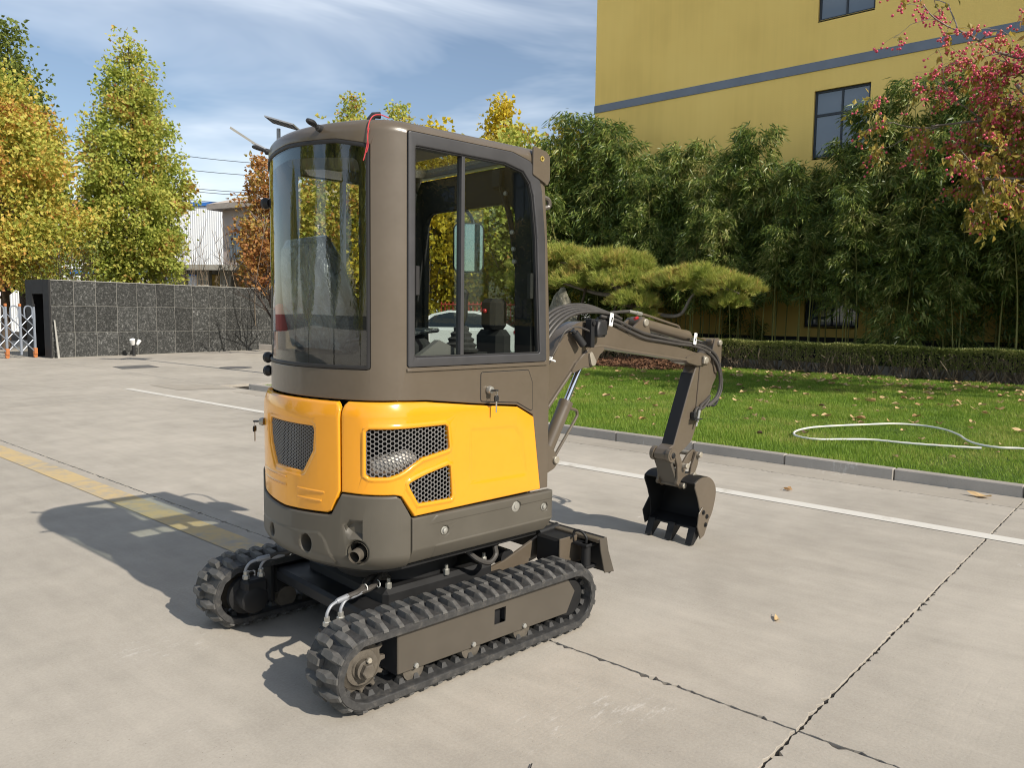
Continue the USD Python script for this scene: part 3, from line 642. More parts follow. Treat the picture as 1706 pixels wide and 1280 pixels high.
# gate housing: the dark end bay the folding gate slides out of
hs = thing('gate_housing', 'dark stone housing with an open slot at the wall end beside the folding gate', 'gate housing', (8.62, 26.13, 0), AZ)
shell = cat_(cbox((-0.06, 0.0, 0), (-0.003, 0.34, 2.385), .004), cbox((-0.06, 0.98, 0), (-0.003, 1.36, 2.385), .004), cbox((-0.06, 0.341, 1.95), (-0.003, 0.979, 2.385), .004), cbox((0.0, 1.29, 0), (4.0, 1.36, 2.38), .004), cbox((0.0, 0.37, 2.3), (4.0, 1.289, 2.38), .004))
obj('shell', shell, M['dark_stone'], hs, smooth=False)
obj('back', cbox((2.5, 0.38, 0), (2.56, 1.28, 2.25), .0), M['plinth'], hs, smooth=False)

# folding gate
gate = thing('folding_gate', 'silver folding accordion gate with orange caps left of the black wall', 'gate', (8.62, 26.13, 0), AZ)
for k in range(9):
    x = -0.18 - 0.40 * k; y = 0.66
    p = obj('post', cbox((x - 0.03, y - 0.03, 0.09), (x + 0.03, y + 0.03, 1.55), 0.008), M['aluminium'], gate)
    obj('post_cap', cat_(cbox((x - 0.034, y - 0.034, 1.553), (x + 0.034, y + 0.034, 1.64), 0.01)), M['orange_plastic'] if k else M['black_plastic'], p)
    if k % 2 == 0:
        obj('wheel_box', cbox((x - 0.05, y - 0.06, 0.10), (x + 0.05, y + 0.06, 0.30), 0.01), M['orange_plastic'], p)
        obj('wheel', cyl((x, y - 0.03, 0.055), (x, y + 0.03, 0.055), 0.055, n=14), M['orange_plastic'], p)
    hoop = smooth_path([(x - 0.05, y, 1.20), (x - 0.05, y, 1.47), (x - 0.11, y, 1.56), (x - 0.22, y, 1.56), (x - 0.27, y, 1.47), (x - 0.27, y, 1.2)], 5)
    obj('hoop', tube(hoop, 0.022, 7), M['aluminium'], gate)
    for z0 in (0.20, 0.58, 0.96):
        for s_ in (0, 1):
            a, b = (x - 0.03, z0 + (0.36 if s_ else 0)), (x - 0.37, z0 + (0 if s_ else 0.36))
            obj('lattice_bar', tube([(a[0], y - 0.022 + 0.044 * s_, a[1]), (b[0], y - 0.022 + 0.044 * s_, b[1])], 0.016, 6), M['aluminium'], gate)
# leaning board at the wall end
obj('leaning_plank', hull([(8.68, 25.90, 0), (8.74, 25.90, 0), (8.65, 26.05, 1.16), (8.69, 26.05, 1.16), (8.68, 25.92, 0), (8.74, 25.92, 0), (8.65, 26.07, 1.16), (8.69, 26.07, 1.16)]), M['grout'], smooth=False, label='pale narrow board leaning against the end of the black wall', cat='board')

# white garden spotlight
gl = thing('garden_spotlight', 'white twin spotlight on a short dark post before the black wall', 'spotlight', (10.95, 25.95, 0))
obj('post', cyl((0, 0, 0), (0, 0, 0.38), 0.05, n=12), M['black_plastic'], gl)
obj('lamp_head', revolve([(0, 0.04), (0.04, 0.065), (0.20, 0.085), (0.21, 0.07)], (-0.03, -0.03, 0.36), (-0.25, -0.3, 0.9), 14), M['white'], gl)
obj('lamp_head', revolve([(0, 0.03), (0.04, 0.05), (0.17, 0.065), (0.18, 0.05)], (0.12, 0.03, 0.36), (0.5, 0.1, 0.8), 14), M['white'], gl)

# manhole covers and drains let into the yard
def disc(name, x, y, rx, ry, label):
    a = np.linspace(0, 2 * np.pi, 28, endpoint=False); sheet(name, np.c_[x + rx * np.cos(a), y + ry * np.sin(a)], M['cast_iron'], 0.005, label, 'manhole cover')
disc('manhole_cover', 10.8, 19.3, 0.42, 0.42, 'round concrete-grey manhole cover on the yard right of the drain line')
sheet('drain_cover', [(8.35, 20.5), (9.35, 20.6), (9.5, 21.6), (8.5, 21.5)], M['cast_iron'], 0.005, 'square dark grey cover plate in the yard before the black wall', 'drain cover')
sheet('drain_cover', [(6.95, 14.6), (7.9, 14.1), (7.95, 15.1), (7.0, 15.9)], M['gutter'], 0.005, 'darker concrete patch beside the start of the white line', 'drain cover')
# planter kerb in front of the wall and the tap on the lawn corner
pk = thing('planter', 'low grey stone planter edge in front of the black wall near the cab', 'planter', (16.2, 27.6, 0), math.radians(-72))
for k in range(5):
    obj('kerb_stone', cbox((0.9 * k, 0, 0), (0.9 * k + 0.89, 0.14, 0.22), 0.012), M['kerb'], pk, smooth=False)
for k in range(3):
    obj('kerb_stone', cbox((0.0, 0.15 + 0.9 * k, 0), (0.14, 0.15 + 0.9 * k + 0.89, 0.22), 0.012), M['kerb'], pk, smooth=False)
tp = thing('garden_tap', 'grey standpipe with copper tap on the grass corner left of the cab', 'tap', (8.75, 13.6, 0.05))
obj('pipe', cyl((0, 0, 0), (0, 0, 0.20), 0.04, n=14, b=.004), M['steel_grey'], tp)
obj('spout', tube(smooth_path([(0, 0, 0.2), (0, 0, 0.33), (0.01, -0.01, 0.38), (0.10, -0.09, 0.39)], 6), 0.013, 8), M['copper'], tp)

# ------------------------------------------------------------------ distant buildings, wires, lamp
def at_px(px, D):
    """A ground place seen at picture column px (of 1706), D metres away."""
    d = CAM_R @ np.array([px - 853.0, 520 - 640.0, 1300.0]); d = d[:2] / np.linalg.norm(d[:2]); return d * D

shed = thing('white_shed', 'large white metal shed with a blue roof edge beyond the trees', 'shed', (0, 0, 0))
p0, p1 = at_px(-260, 95), at_px(405, 70)
d = (p1 - p0) / np.linalg.norm(p1 - p0); nrm = np.array([-d[1], d[0]]); Ls = np.linalg.norm(p1 - p0)
def wallbox(q0, dd, L, dep, z0, z1, b=0.0):
    n_ = np.array([-dd[1], dd[0]]); A = [q0, q0 + dd * L, q0 + dd * L + n_ * dep, q0 + n_ * dep]
    return hull([(x, y, z) for x, y in A for z in (z0, z1)])
obj('wall', wallbox(p0, d, Ls, 30, 4.2, 10.2), M['white_sheet'], shed, smooth=False)
obj('roof_edge', wallbox(p0 - nrm * 0.15, d, Ls + 0.1, 30.3, 10.21, 10.5), M['blue_trim'], shed, smooth=False)
obj('base_wall', wallbox(p0 + nrm * 0.01, d, Ls - 0.02, 29.9, 0, 4.19), M['grey_wall'], shed, smooth=False)

ann = thing('low_annex', 'low white annex with blue trim and grey wall just behind the black wall', 'building', (0, 0, 0))
q0, q1 = at_px(-200, 62), at_px(360, 52); dd = (q1 - q0) / np.linalg.norm(q1 - q0)
obj('wall', wallbox(q0, dd, np.linalg.norm(q1 - q0), 6, 0, 3.6), M['white_sheet'], ann, smooth=False)
obj('trim', wallbox(q0 - np.array([-dd[1], dd[0]]) * 0.1, dd, np.linalg.norm(q1 - q0) + 0.05, 6.2, 3.61, 3.85), M['blue_trim'], ann, smooth=False)

bh = thing('beige_house', 'beige two storey house with overhanging eaves left of the cab', 'house', (0, 0, 0))
h0 = at_px(374, 48); hd = at_px(520, 43) - h0; Lh = np.linalg.norm(hd); hd /= Lh
obj('wall', wallbox(h0, hd, Lh, 10, 0, 7.15), M['beige_wall'], bh, smooth=False)
hn = np.array([-hd[1], hd[0]])
obj('roof', cat_(wallbox(h0 - hn * 0.6 - hd * 0.6, hd, Lh + 1, 11, 7.16, 7.45), hull([(*(h0 - hn * 0.6 - hd * 0.6), 7.46), (*(h0 - hn * 0.6 + hd * Lh), 7.46), (*(h0 + hn * 10 - hd * 0.6), 7.46), (*(h0 + hn * 10 + hd * Lh), 7.46), (*(h0 + hn * 4.5 + hd * 3), 9.2), (*(h0 + hn * 4.5 + hd * Lh), 9.2)])), M['beige_roof'], bh, smooth=False)
for u0_, z0 in ((0.55, 4.4), (0.55, 1.6), (3.4, 4.4)):
    a = h0 + hd * u0_ - hn * 0.03
    w_ = obj('window', wallbox(a, hd, 1.0, 0.05, z0, z0 + 1.7), M['steel_grey'], bh, smooth=False)
    obj('pane', wallbox(a + hd * 0.08 - hn * 0.02, hd, 0.38, 0.03, z0 + 0.1, z0 + 1.6), M['win_glass'], w_, smooth=False)
    obj('pane', wallbox(a + hd * 0.54 - hn * 0.02, hd, 0.38, 0.03, z0 + 0.1, z0 + 1.6), M['win_glass'], w_, smooth=False)

lb = thing('grey_outbuilding', 'long low grey outbuilding with flat pale roof and openings behind the black wall', 'building', (0, 0, 0))
l0, l1 = at_px(255, 41), at_px(560, 37); ld = (l1 - l0) / np.linalg.norm(l1 - l0); ln = np.array([-ld[1], ld[0]]); Ll = np.linalg.norm(l1 - l0)
cols = [0, 1.1, 2.3, 3.4, 4.6, 6.4, 8.6, 10.2, Ll]
for k in range(len(cols) - 1):
    obj('pier', wallbox(l0 + ld * cols[k], ld, 0.55 if k < 4 else 0.7, 0.3, 0, 3.35), M['grey_wall'], lb, smooth=False)
obj('low_wall', wallbox(l0 - ln * 0.01, ld, Ll, 0.28, 0, 2.3), M['grey_wall'], lb, smooth=False)
obj('back_wall', wallbox(l0 + ln * 4, ld, Ll, 0.3, 0, 3.35), M['ochre'], lb, smooth=False)
obj('roof', wallbox(l0 - ln * 0.5 - ld * 0.4, ld, Ll + 0.6, 5.2, 3.36, 3.6), M['grout'], lb, smooth=False)

for k, (z0, z1) in enumerate(((12.4, 8.6), (11.4, 8.0), (10.2, 7.1), (10.0, 6.95), (9.4, 6.5))):
    a, b = at_px(-120, 58), at_px(640, 46); t = np.linspace(0, 1, 24)[:, None]
    P = np.c_[a + (b - a) * t, (z0 + 1.4 + (z1 + 1.2 - z0 - 1.4) * t[:, 0]) - 1.2 * 4 * t[:, 0] * (1 - t[:, 0])]
    obj('overhead_wire', tube(P, 0.016, 4), M['wire'], label=['topmost of the five overhead wires crossing the sky left of the cab', 'second overhead wire from the top crossing the sky left of the cab', 'middle overhead wire of the five crossing the sky left of the cab', 'overhead wire close under the middle one, left of the cab', 'lowest of the five overhead wires, just above the beige house'][k], cat='wire')

lx, ly = at_px(468, 19.5)
sl = thing('solar_street_lamp', 'street lamp with white head and solar panel rising behind the cab', 'street lamp', (lx, ly, 0))
obj('pole', cyl((0, 0, 0), (0, 0, 5.78), 0.07, 0.045, 14), M['steel_grey'], sl)
rg = np.array([CAM_R[0, 0], CAM_R[1, 0]])
A = lambda s_, z, dpt=0.0: (rg[0] * s_ - rg[1] * dpt, rg[1] * s_ + rg[0] * dpt, z)
obj('arm', tube([A(0, 5.1), A(-0.3, 5.3), A(-0.62, 5.46)], 0.03, 8), M['steel_grey'], sl)
obj('lamp_head', hull([A(-0.56, 5.40, -.12), A(-0.56, 5.40, .12), A(-0.56, 5.46, .12), A(-0.56, 5.46, -.12), A(-1.10, 5.74, -.12), A(-1.10, 5.74, .12), A(-1.08, 5.79, .12), A(-1.08, 5.79, -.12)]), M['grout'], sl, smooth=False)
sp = obj('solar_panel', hull([A(-0.24, 5.98, -.3), A(0.42, 5.80, -.3), A(-0.24, 5.98, .35), A(0.42, 5.80, .35), A(-0.23, 6.01, -.3), A(0.43, 5.83, -.3), A(-0.23, 6.01, .35), A(0.43, 5.83, .35)]), M['steel_grey'], sl, smooth=False)
for i in range(6):
    f0, f1 = i / 6 + .02, (i + 1) / 6 - .02
    for z_, nm in ((-0.004, 'cell'),):
        pts = [A(-0.24 + 0.66 * f, 5.98 - 0.18 * f + z_, dp) for f in (f0, f1) for dp in (-.27, .32)]
        obj('solar_cell', T(pts, [(0, 1, 3), (0, 3, 2)]), M['solar'], sp, smooth=False)

# ================================================================== the mini excavator
MA = math.radians(-5.4)
mu, mv = np.array([math.cos(MA), math.sin(MA)]), np.array([-math.sin(MA), math.cos(MA)])
mo = 2.18 * mu + 3.12 * mv
ex = thing('mini_excavator', 'yellow and brown grey mini excavator with glazed cab on rubber tracks', 'excavator', (*mo, 0), MA)

def make_plan(hw, xr, R, rc, xf=0.6, n=30):
    """The outline of the upper body seen from above: (points, arc length, outward normals); s = 0 at the rear centre, positive towards the right side."""
    cx = xr + R; ph = math.asin((hw - rc) / (R - rc)); ccx = cx - (R - rc) * math.cos(ph)
    P, N = [], []
    for t in np.linspace(0, ph, n):
        P.append((cx - R * math.cos(t), -R * math.sin(t))); N.append((-math.cos(t), -math.sin(t)))
    for t in np.linspace(ph, np.pi / 2, n)[1:]:
        P.append((ccx - rc * math.cos(t), -(hw - rc) - rc * math.sin(t))); N.append((-math.cos(t), -math.sin(t)))
    P.append((xf, -hw)); N.append((0, -1.0))
    P, N = np.array(P), np.array(N)
    P2, N2 = np.vstack([(P[1:] * [1, -1])[::-1], P]), np.vstack([(N[1:] * [1, -1])[::-1], N])
    s = np.r_[0, np.cumsum(np.linalg.norm(np.diff(P2, axis=0), axis=1))]
    return P2, s - s[len(P) - 1], N2, s[-1] - s[len(P) - 1] - xf

CAB, YEL, GRY = make_plan(.5, -.555, .8, .22), make_plan(.515, -.588, .83, .23), make_plan(.525, -.598, .84, .24)

def sx(plan, x):
    return x + plan[3]

def wrap(plan, s, z, d):
    P, S, N, _ = plan
    x = np.interp(s, S, P[:, 0]); y = np.interp(s, S, P[:, 1]); nx = np.interp(s, S, N[:, 0]); ny = np.interp(s, S, N[:, 1])
    L = np.hypot(nx, ny) + 1e-12
    return np.stack([x + nx / L * d, y + ny / L * d, np.asarray(z) + 0 * x], -1)

def wrap_panel(P, plan, d0=0.0, th=0.012, bevel=0.006, feats=(), step=0.03, zlines=(), prof=None, back=True):
    """A sheet that follows the body outline. P: polygon in (s, z). feats: (polygon, height, ramp width) raised or sunk areas. prof(s, z): extra outward offset."""
    P = P.buffer(0)
    lines = [P.boundary]
    if bevel:
        lines += [P.buffer(-bevel * f, join_style=2).boundary for f in (0.3, 1.0)]
    for g, h, w in feats:
        lines += [g.buffer(-w, join_style=1, quad_segs=3).boundary, g.buffer(-w / 2, join_style=1, quad_segs=3).boundary, g.boundary]
    s0, z0, s1, z1 = P.bounds
    sl = np.arange(math.floor(s0 / step) * step, s1 + step, step)
    sl = [q for q in sl if abs(q) < 0.66 + step] + [q for q in np.arange(s0, s1, 0.14) if abs(q) >= 0.66]
    lines += [LineString([(q + 1e-5, z0 - 1), (q + 1e-5, z1 + 1)]) for q in sl] + [LineString([(s0 - 1, q), (s1 + 1, q)]) for q in zlines]
    u = shapely.intersection(unary_union([g for g in lines if not g.is_empty]), P.buffer(1e-7))
    u = shapely.set_precision(unary_union(u), 1e-6)
    V, F, key = [], [], {}
    for c in polygonize(u):
        if c.area < 1e-9 or not P.contains(c.representative_point()):
            continue
        v, f = tri2d(c); ix = []
        for p in v:
            k = (int(round(p[0] * 1e5)), int(round(p[1] * 1e5)))
            if k not in key:
                key[k] = len(V); V.append(p)
            ix.append(key[k])
        F += [(ix[a], ix[b], ix[c_]) for a, b, c_ in f if len({ix[a], ix[b], ix[c_]}) == 3]
    V, F = np.array(V), np.array(F)
    pts = shapely.points(V); d = np.full(len(V), float(d0))
    if bevel:
        b = np.clip(shapely.distance(pts, P.boundary), 0, bevel); d -= bevel - np.sqrt(np.maximum(bevel ** 2 - (bevel - b) ** 2, 0))
    for g, h, w in feats:
        ins = shapely.contains(g.buffer(1e-7), pts); t = np.clip(shapely.distance(pts, g.boundary) / w, 0, 1) * ins
        d += h * t * t * (3 - 2 * t)
    if prof is not None:
        d += prof(V[:, 0], V[:, 1])
    front = wrap(plan, V[:, 0], V[:, 1], d)
    E = np.sort(np.vstack([F[:, [0, 1]], F[:, [1, 2]], F[:, [2, 0]]]), axis=1); full = np.vstack([F[:, [0, 1]], F[:, [1, 2]], F[:, [2, 0]]])
    _, inv, cnt = np.unique(E, axis=0, return_inverse=True, return_counts=True)
    rim = full[cnt[np.ravel(inv)] == 1]
    ms = [T(front, F)]
    if th:
        rv = np.unique(rim); m_ = {a: i for i, a in enumerate(rv)}; k = len(rv)
        bk = wrap(plan, V[rv, 0], V[rv, 1], d[rv] - th); VV = np.vstack([front[rv], bk])
        a = np.array([m_[q] for q in rim[:, 0]]); b_ = np.array([m_[q] for q in rim[:, 1]])
        ms.append(T(VV, np.vstack([np.c_[b_, a, a + k], np.c_[b_, a + k, b_ + k]])))
        if back:
            ms.append(T(wrap(plan, V[:, 0], V[:, 1], d - th), F[:, ::-1]))
    return cat_(ms)

# ---- cab shell with its window openings
ZT, RT = 2.318, 0.055
def X(x): return sx(CAB, x)
sideout = rounded(Polygon([(0.604, 1.320), (0.604, 2.276), (X(.275), 2.276), (X(.392), 2.250), (X(.449), 2.190), (X(.470), 2.12), (X(.497), 1.90), (X(.520), 1.320)]), 0.012)
sidein = rounded(Polygon([(X(-.262), 1.362), (X(-.262), 2.220), (X(.235), 2.220), (X(.345), 2.198), (X(.392), 2.150), (X(.412), 2.09), (X(.440), 1.90), (X(.472), 1.362)]), 0.012)
rearout = rounded(Polygon([(-.452, 1.312), (-.452, 2.20), (-.30, 2.240), (0, 2.252), (.30, 2.240), (.452, 2.212), (.452, 1.312)]), 0.012)
mirror_pg = lambda g: shapely.affinity.scale(g, -1, 1, origin=(0, 0))
import shapely.affinity
leftout = mirror_pg(sideout)
foot = [(X(.545), 0.700), (X(.492), 0.700), (X(.436), 1.069), (X(.330), 1.123), (X(.07), 1.148), (X(-.195), 1.180), (X(-.335), 1.186), (0.35, 1.186)]
edge = [(X(.488), ZT), (X(.492), 2.15), (X(.515), 1.90), (X(.545), 1.36)]
half = [(0, 1.186), *foot[::-1], *edge[::-1], (0, ZT)]
shellP = unary_union([Polygon(half).buffer(0), mirror_pg(Polygon(half).buffer(0))]).buffer(1e-6).buffer(-1e-6)
shellP = shellP.difference(unary_union([sideout, rearout, leftout]))
zl = [ZT - RT, ZT - RT * .75, ZT - RT * .5, ZT - RT * .28, ZT - RT * .12, ZT - RT * .03]
topprof = lambda s, z: -(RT - np.sqrt(np.maximum(RT ** 2 - np.clip(z - (ZT - RT), 0, RT) ** 2, 0)))
cab = obj('cab', wrap_panel(shellP, CAB, 0, 0.035, 0.004, zlines=zl, prof=topprof, step=0.025), M['brown'], ex, smooth=40)
# roof skin with the clear hatch opening at the front
inner_plan = wrap(CAB, CAB[1], 0, -RT - 0.001)[:, :2]
rp = Polygon(np.vstack([[p for p in inner_plan if p[0] < 0.48], [(0.485, -0.444)], ])).buffer(0).union(sbox(0.0, -0.444, 0.485, 0.444))
hatch = rounded(sbox(0.03, -0.38, 0.43, 0.38), 0.05)
obj('roof', prism(rp.difference(hatch), ZT - 0.045, ZT - 0.0015, 0.002), M['brown'], cab, smooth=30)
obj('roof_hatch', prism(hatch.buffer(-0.002), ZT - 0.02, ZT - 0.014, 0.0), M['glass_clear'], cab, smooth=False)
obj('headlining', prism(rp.buffer(-0.03).difference(sbox(0.0, -0.6, 0.7, 0.6)), ZT - 0.085, ZT - 0.05, 0.004), M['headliner'], cab, smooth=30)
# rubber seals, glass
seal = rearout.buffer(-0.001).difference(rearout.buffer(-0.016))
obj('rear_window_seal', wrap_panel(seal, CAB, 0.003, 0.02, 0.004, step=0.025), M['seal'], cab, smooth=40)
rg_ = rearout.buffer(-0.0165)
rear_glass = obj('rear_window', wrap_panel(rg_, CAB, -0.004, 0, 0, step=0.012), M['glass_rear'], cab, smooth=True)
clear = rounded(Polygon([(-.40, 1.372), (-.40, 2.16), (0, 2.19), (.40, 2.16), (.40, 1.372)]), 0.035)
obj('black_border', wrap_panel(rg_.difference(clear), CAB, -0.009, 0, 0, step=0.025), M['frit'], cab, smooth=True)

def side_window(sgn, nm):
    mp = (lambda g: g) if sgn > 0 else mirror_pg
    fr = wrap_panel(mp(sideout.buffer(-0.002).difference(sidein)), CAB, 0.006, 0.03, 0.006, step=0.02)
    w_ = obj(nm, fr, M['frame_grey'], ex, smooth=40)
    lip = wrap_panel(mp(sidein.difference(sidein.buffer(-0.006))), CAB, -0.002, 0.02, 0.002, step=0.03)
    obj('black_edge', lip, M['seal'], w_, smooth=40)
    s0 = X(-.003)
    inn = sidein.buffer(-0.004)
    obj('sliding_pane', wrap_panel(mp(inn.intersection(sbox(0, 1, s0 + 0.03, 3))), CAB, -0.022, 0, 0, step=0.06), M['glass_side'], w_, smooth=True)
    obj('front_pane', wrap_panel(mp(inn.intersection(sbox(s0 - 0.006, 1, 3, 3))), CAB, -0.012, 0, 0, step=0.06), M['glass_side'], w_, smooth=True)
    obj('mullion', wrap_panel(mp(inn.intersection(sbox(s0 - 0.009, 1, s0 + 0.010, 3))), CAB, -0.004, 0.03, 0.002), M['frame_grey'], w_, smooth=40)
    for q in (X(-.235), X(.43)):
        obj('latch', wrap_panel(mp(sbox(q - 0.008, 1.62, q + 0.012, 1.74)), CAB, -0.016, 0.02, 0.003), M['seal'], w_, smooth=40)
    obj('drip_sill', wrap_panel(mp(sbox(0.602, 1.304, X(.522), 1.316)), CAB, 0.008, 0.01, 0.003), M['brown'], w_, smooth=40)
    return w_
side_window(1, 'side_window')
side_window(-1, 'side_window')

# front frame with windscreen opening, dark inside
fo = Polygon([(-.46, 1.10), (-.46, 2.20), (-.42, 2.262), (.42, 2.262), (.46, 2.20), (.46, 1.10)])
fi = rounded(Polygon([(-.345, 1.27), (-.335, 2.085), (.375, 2.085), (.385, 1.27)]), 0.07)
fhole = rounded(Polygon([(-.40, 2.19), (-.40, 2.235), (.40, 2.235), (.40, 2.19)]), 0.01)
obj('front_frame', yz_prism(fo.difference(fi), 0.452, 0.484, 0.004), M['interior'], cab, smooth=35)
obj('windscreen', yz_prism(fi.buffer(0.005), 0.492, 0.495, 0.0), M['glass_clear'], cab, smooth=False)
obj('left_trim', cat_(cbox((0.30, .40, 1.1), (.46, .455, 2.2), .01), cbox((-.42, .42, 1.15), (.30, .455, 1.36), .01)), M['interior'], cab)
# film edge on the windscreen and wiper arm
obj('wiper_arm', cat_(tube([(0.44, -0.22, 2.235), (0.455, -0.30, 2.02), (0.455, -.355, 1.78)], 0.014, 8), cbox((0.425, -.26, 2.16), (0.468, -.19, 2.25), .008)), M['black_steel'], cab)
for z_, yy in ((2.13, -.285), (1.94, -.335), (1.86, -.345), (1.80, -.352)):
    obj('screw', cyl((0.43, yy, z_), (0.447, yy, z_), 0.011, n=10, b=.003), M['zinc'], cab)
obj('film_strip', T([(0.488, -.25, 2.07), (0.488, -.29, 2.07), (0.488, -.33, 1.5), (0.488, -.27, 1.62)], [(0, 1, 2), (0, 2, 3)]), M['glass_clear'], cab, smooth=False)
# mirror on the front left
mr = obj('mirror', xform(prism(rounded(sbox(-.085, -.135, .085, .135), .035), -0.018, 0.02, .008), rot([0, 0, 1], math.radians(47)) @ np.array([[0, 0, -1.0], [-1, 0, 0], [0, 1, 0]]), (0.62, .205, 1.905)), M['black_plastic'], ex)
obj('mirror_glass', xform(prism(rounded(sbox(-.077, -.127, .077, .127), .03), 0.0215, 0.023, 0), rot([0, 0, 1], math.radians(47)) @ np.array([[0, 0, -1.0], [-1, 0, 0], [0, 1, 0]]), (0.62, .205, 1.905)), M['mirror'], mr, smooth=False)
obj('mirror_stay', tube(smooth_path([(0.50, .40, 2.16), (0.60, .42, 2.18), (0.66, .33, 2.15), (0.645, .205, 2.06), (0.645, .205, 1.95)], 6), 0.010, 8), M['black_steel'], mr)

# floor, seat, consoles and levers
obj('floor', prism(Polygon([p for p in wrap(CAB, CAB[1], 0, -.05)[:, :2] if p[0] < .47] + [(.47, -.44), (.47, .44)]).buffer(0), 1.102, 1.13, .004), M['interior'], cab)
seat = obj('seat', cat_(xform(cbox((-.24, -.25, 0), (.24, .25, .13), .045), rot([0, 1, 0], math.radians(-5)), (-.17, .02, 1.30)), cbox((-.36, -.2, 1.12), (.02, .24, 1.31), .03)), M['seat_black'], ex)
bk = prism(rounded(Polygon([(-.25, 0), (-.26, .22), (-.20, .42), (-.15, .52), (.15, .52), (.20, .42), (.26, .22), (.25, 0)]), .05), -0.06, 0.06, 0.035)
bkm = xform(bk, rot([0, 1, 0], math.radians(-12)) @ np.array([[0, 0, 1.0], [1, 0, 0], [0, 1, 0]]), (-.36, .02, 1.36))
obj('backrest', bkm, M['seat_film'], seat, smooth=50)
obj('seat_cover_film', xform(cbox((-.245, -.26, 0), (.25, .26, .02), .008), rot([0, 1, 0], math.radians(-5)), (-.17, .02, 1.436)), M['seat_film'], seat)
for sg in (-1, 1):
    con = obj('console', cat_(hull([(-.30, sg * .28, 1.13), (.26, sg * .28, 1.13), (-.30, sg * .42, 1.13), (.26, sg * .42, 1.13), (-.30, sg * .29, 1.34), (.22, sg * .29, 1.37), (-.30, sg * .41, 1.34), (.22, sg * .41, 1.37)])), M['interior'], ex, smooth=False)
    c = np.array([.115, sg * .345, 1.37])
    obj('lever_boot', revolve([(0, .075), (.012, .082), (.02, .066), (.035, .072), (.045, .056), (.06, .062), (.07, .046), (.085, .05), (.095, .034), (.11, .036), (.12, .024)], c, (0.02, 0, 1), 20), M['rubber'], con)
    obj('joystick', cat_(cyl(c + [0, 0, .11], c + [.004, 0, .15], .016, n=12), revolve([(0, .018), (.03, .026), (.1, .022), (.13, .027), (.145, .018)], c + np.array([.004, 0, .14]), (.06, 0, 1), 16)), M['black_plastic'], con)
    obj('armrest_wedge', hull([(-.22, sg * .40, 1.345), (.06, sg * .40, 1.372), (-.08, sg * .40, 1.43), (-.22, sg * .435, 1.345), (.06, sg * .435, 1.372), (-.08, sg * .435, 1.43)]), M['headliner'], con, smooth=False)
obj('monitor', cat_(cbox((.36, -.34, 1.14), (.46, -.14, 1.47), .03), cbox((.33, -.32, 1.47), (.44, -.22, 1.62), .02)), M['interior'], cab)
obj('switch', ico((.325, -.27, 1.56), .012, 1), M['red_lens'], cab)
obj('belt_reel', cbox((-.47, .27, 1.45), (-.42, .32, 1.58), .01), M['red_paint'], cab)
obj('belt', cat_(cbox((-.475, .285, 1.30), (-.47, .315, 1.45), .001)), M['orange_plastic'], cab)

# roof lifting hooks, wires, lamps on the cab
def hook(base, d, up=(0, 0, 1), R_=0.035):
    base, d, up = np.array(base, float), np.array(d, float), np.array(up, float); d /= np.linalg.norm(d)
    d = d * .68; up = up * .75
    pts = [base, base + d * .02, base + d * .045 + up * .004, base + d * .085 + np.cross(d, up) * .018 + up * .012, base + d * .115 + up * .016, base + d * .085 - np.cross(d, up) * .018 + up * .014, base + d * .05 + up * .008]
    return tube(smooth_path(pts, 5), .0082, 8)
for s_, z_ in ((0.215, 2.286), (-.40, 2.285)):
    p = wrap(CAB, np.array([s_]), np.array([z_]), np.array([-.012]))[0]; nn = wrap(CAB, np.array([s_]), np.array([z_]), np.array([1.0]))[0] - p; nn[2] = 0.12
    h_ = obj('lifting_hook', hook(p, nn), M['black_plastic'], ex)
    obj('hook_boss', cyl(p - nn * .02 / np.linalg.norm(nn), p + nn * .028 / np.linalg.norm(nn), .014, n=14, b=.004), M['seal'], h_)
obj('cable_gland', tube([(-.40, -.38, 2.312), (-.385, -.39, 2.335), (-.36, -.40, 2.338)], .014, 8), M['black_plastic'], cab)
pw = [wrap(CAB, np.array([s_]), np.array([z_]), np.array([d_]))[0] for s_, z_, d_ in ((.535, 2.326, -.05), (.49, 2.332, -.03), (.462, 2.318, -.005), (.448, 2.28, .006), (.446, 2.22, .010), (.437, 2.17, .012), (.430, 2.145, .012))]
obj('red_wire', tube(smooth_path(pw, 6), .0022, 6), M['red_wire'], cab)
pw = [wrap(CAB, np.array([s_]), np.array([z_]), np.array([d_]))[0] for s_, z_, d_ in ((.452, 2.27, .01), (.447, 2.24, .012), (.449, 2.20, .014), (.443, 2.175, .014))]
obj('red_wire', tube(smooth_path(pw, 6), .0019, 6), M['red_wire'], cab)
for z_ in (2.075, 1.335, 1.27):
    p = wrap(CAB, np.array([-.47]), np.array([z_]), np.array([.012]))[0]
    obj('door_hinge', revolve([(0, .018), (.02, .028), (.035, .024)], p - np.array([0, 0, .015]), (-.4, .9, 0), 14), M['black_plastic'], cab)
# front corner bracket plate with hole
br = Polygon([(.40, 2.19), (.40, 2.32), (.488, 2.305), (.512, 2.285), (.512, 2.20), (.50, 2.14), (.478, 2.16)]).buffer(0)
obj('corner_bracket', xz_prism(rounded(br, .012).difference(Point(.458, 2.268).buffer(.0125)), -.512, -.502, .002), M['brown'], cab)
obj('bracket_bush', xz_prism(Point(.458, 2.268).buffer(.012).difference(Point(.458, 2.268).buffer(.007)), -.515, -.500, .001), M['brass'], cab)
obj('hook_catch', cat_(tube(smooth_path([(.50, -.48, 2.10), (.53, -.485, 2.09), (.535, -.485, 2.06), (.51, -.48, 2.05)], 5), .012, 8), cbox((.495, -.50, 2.17), (.53, -.46, 2.24), .006)), M['brown_low'], cab)

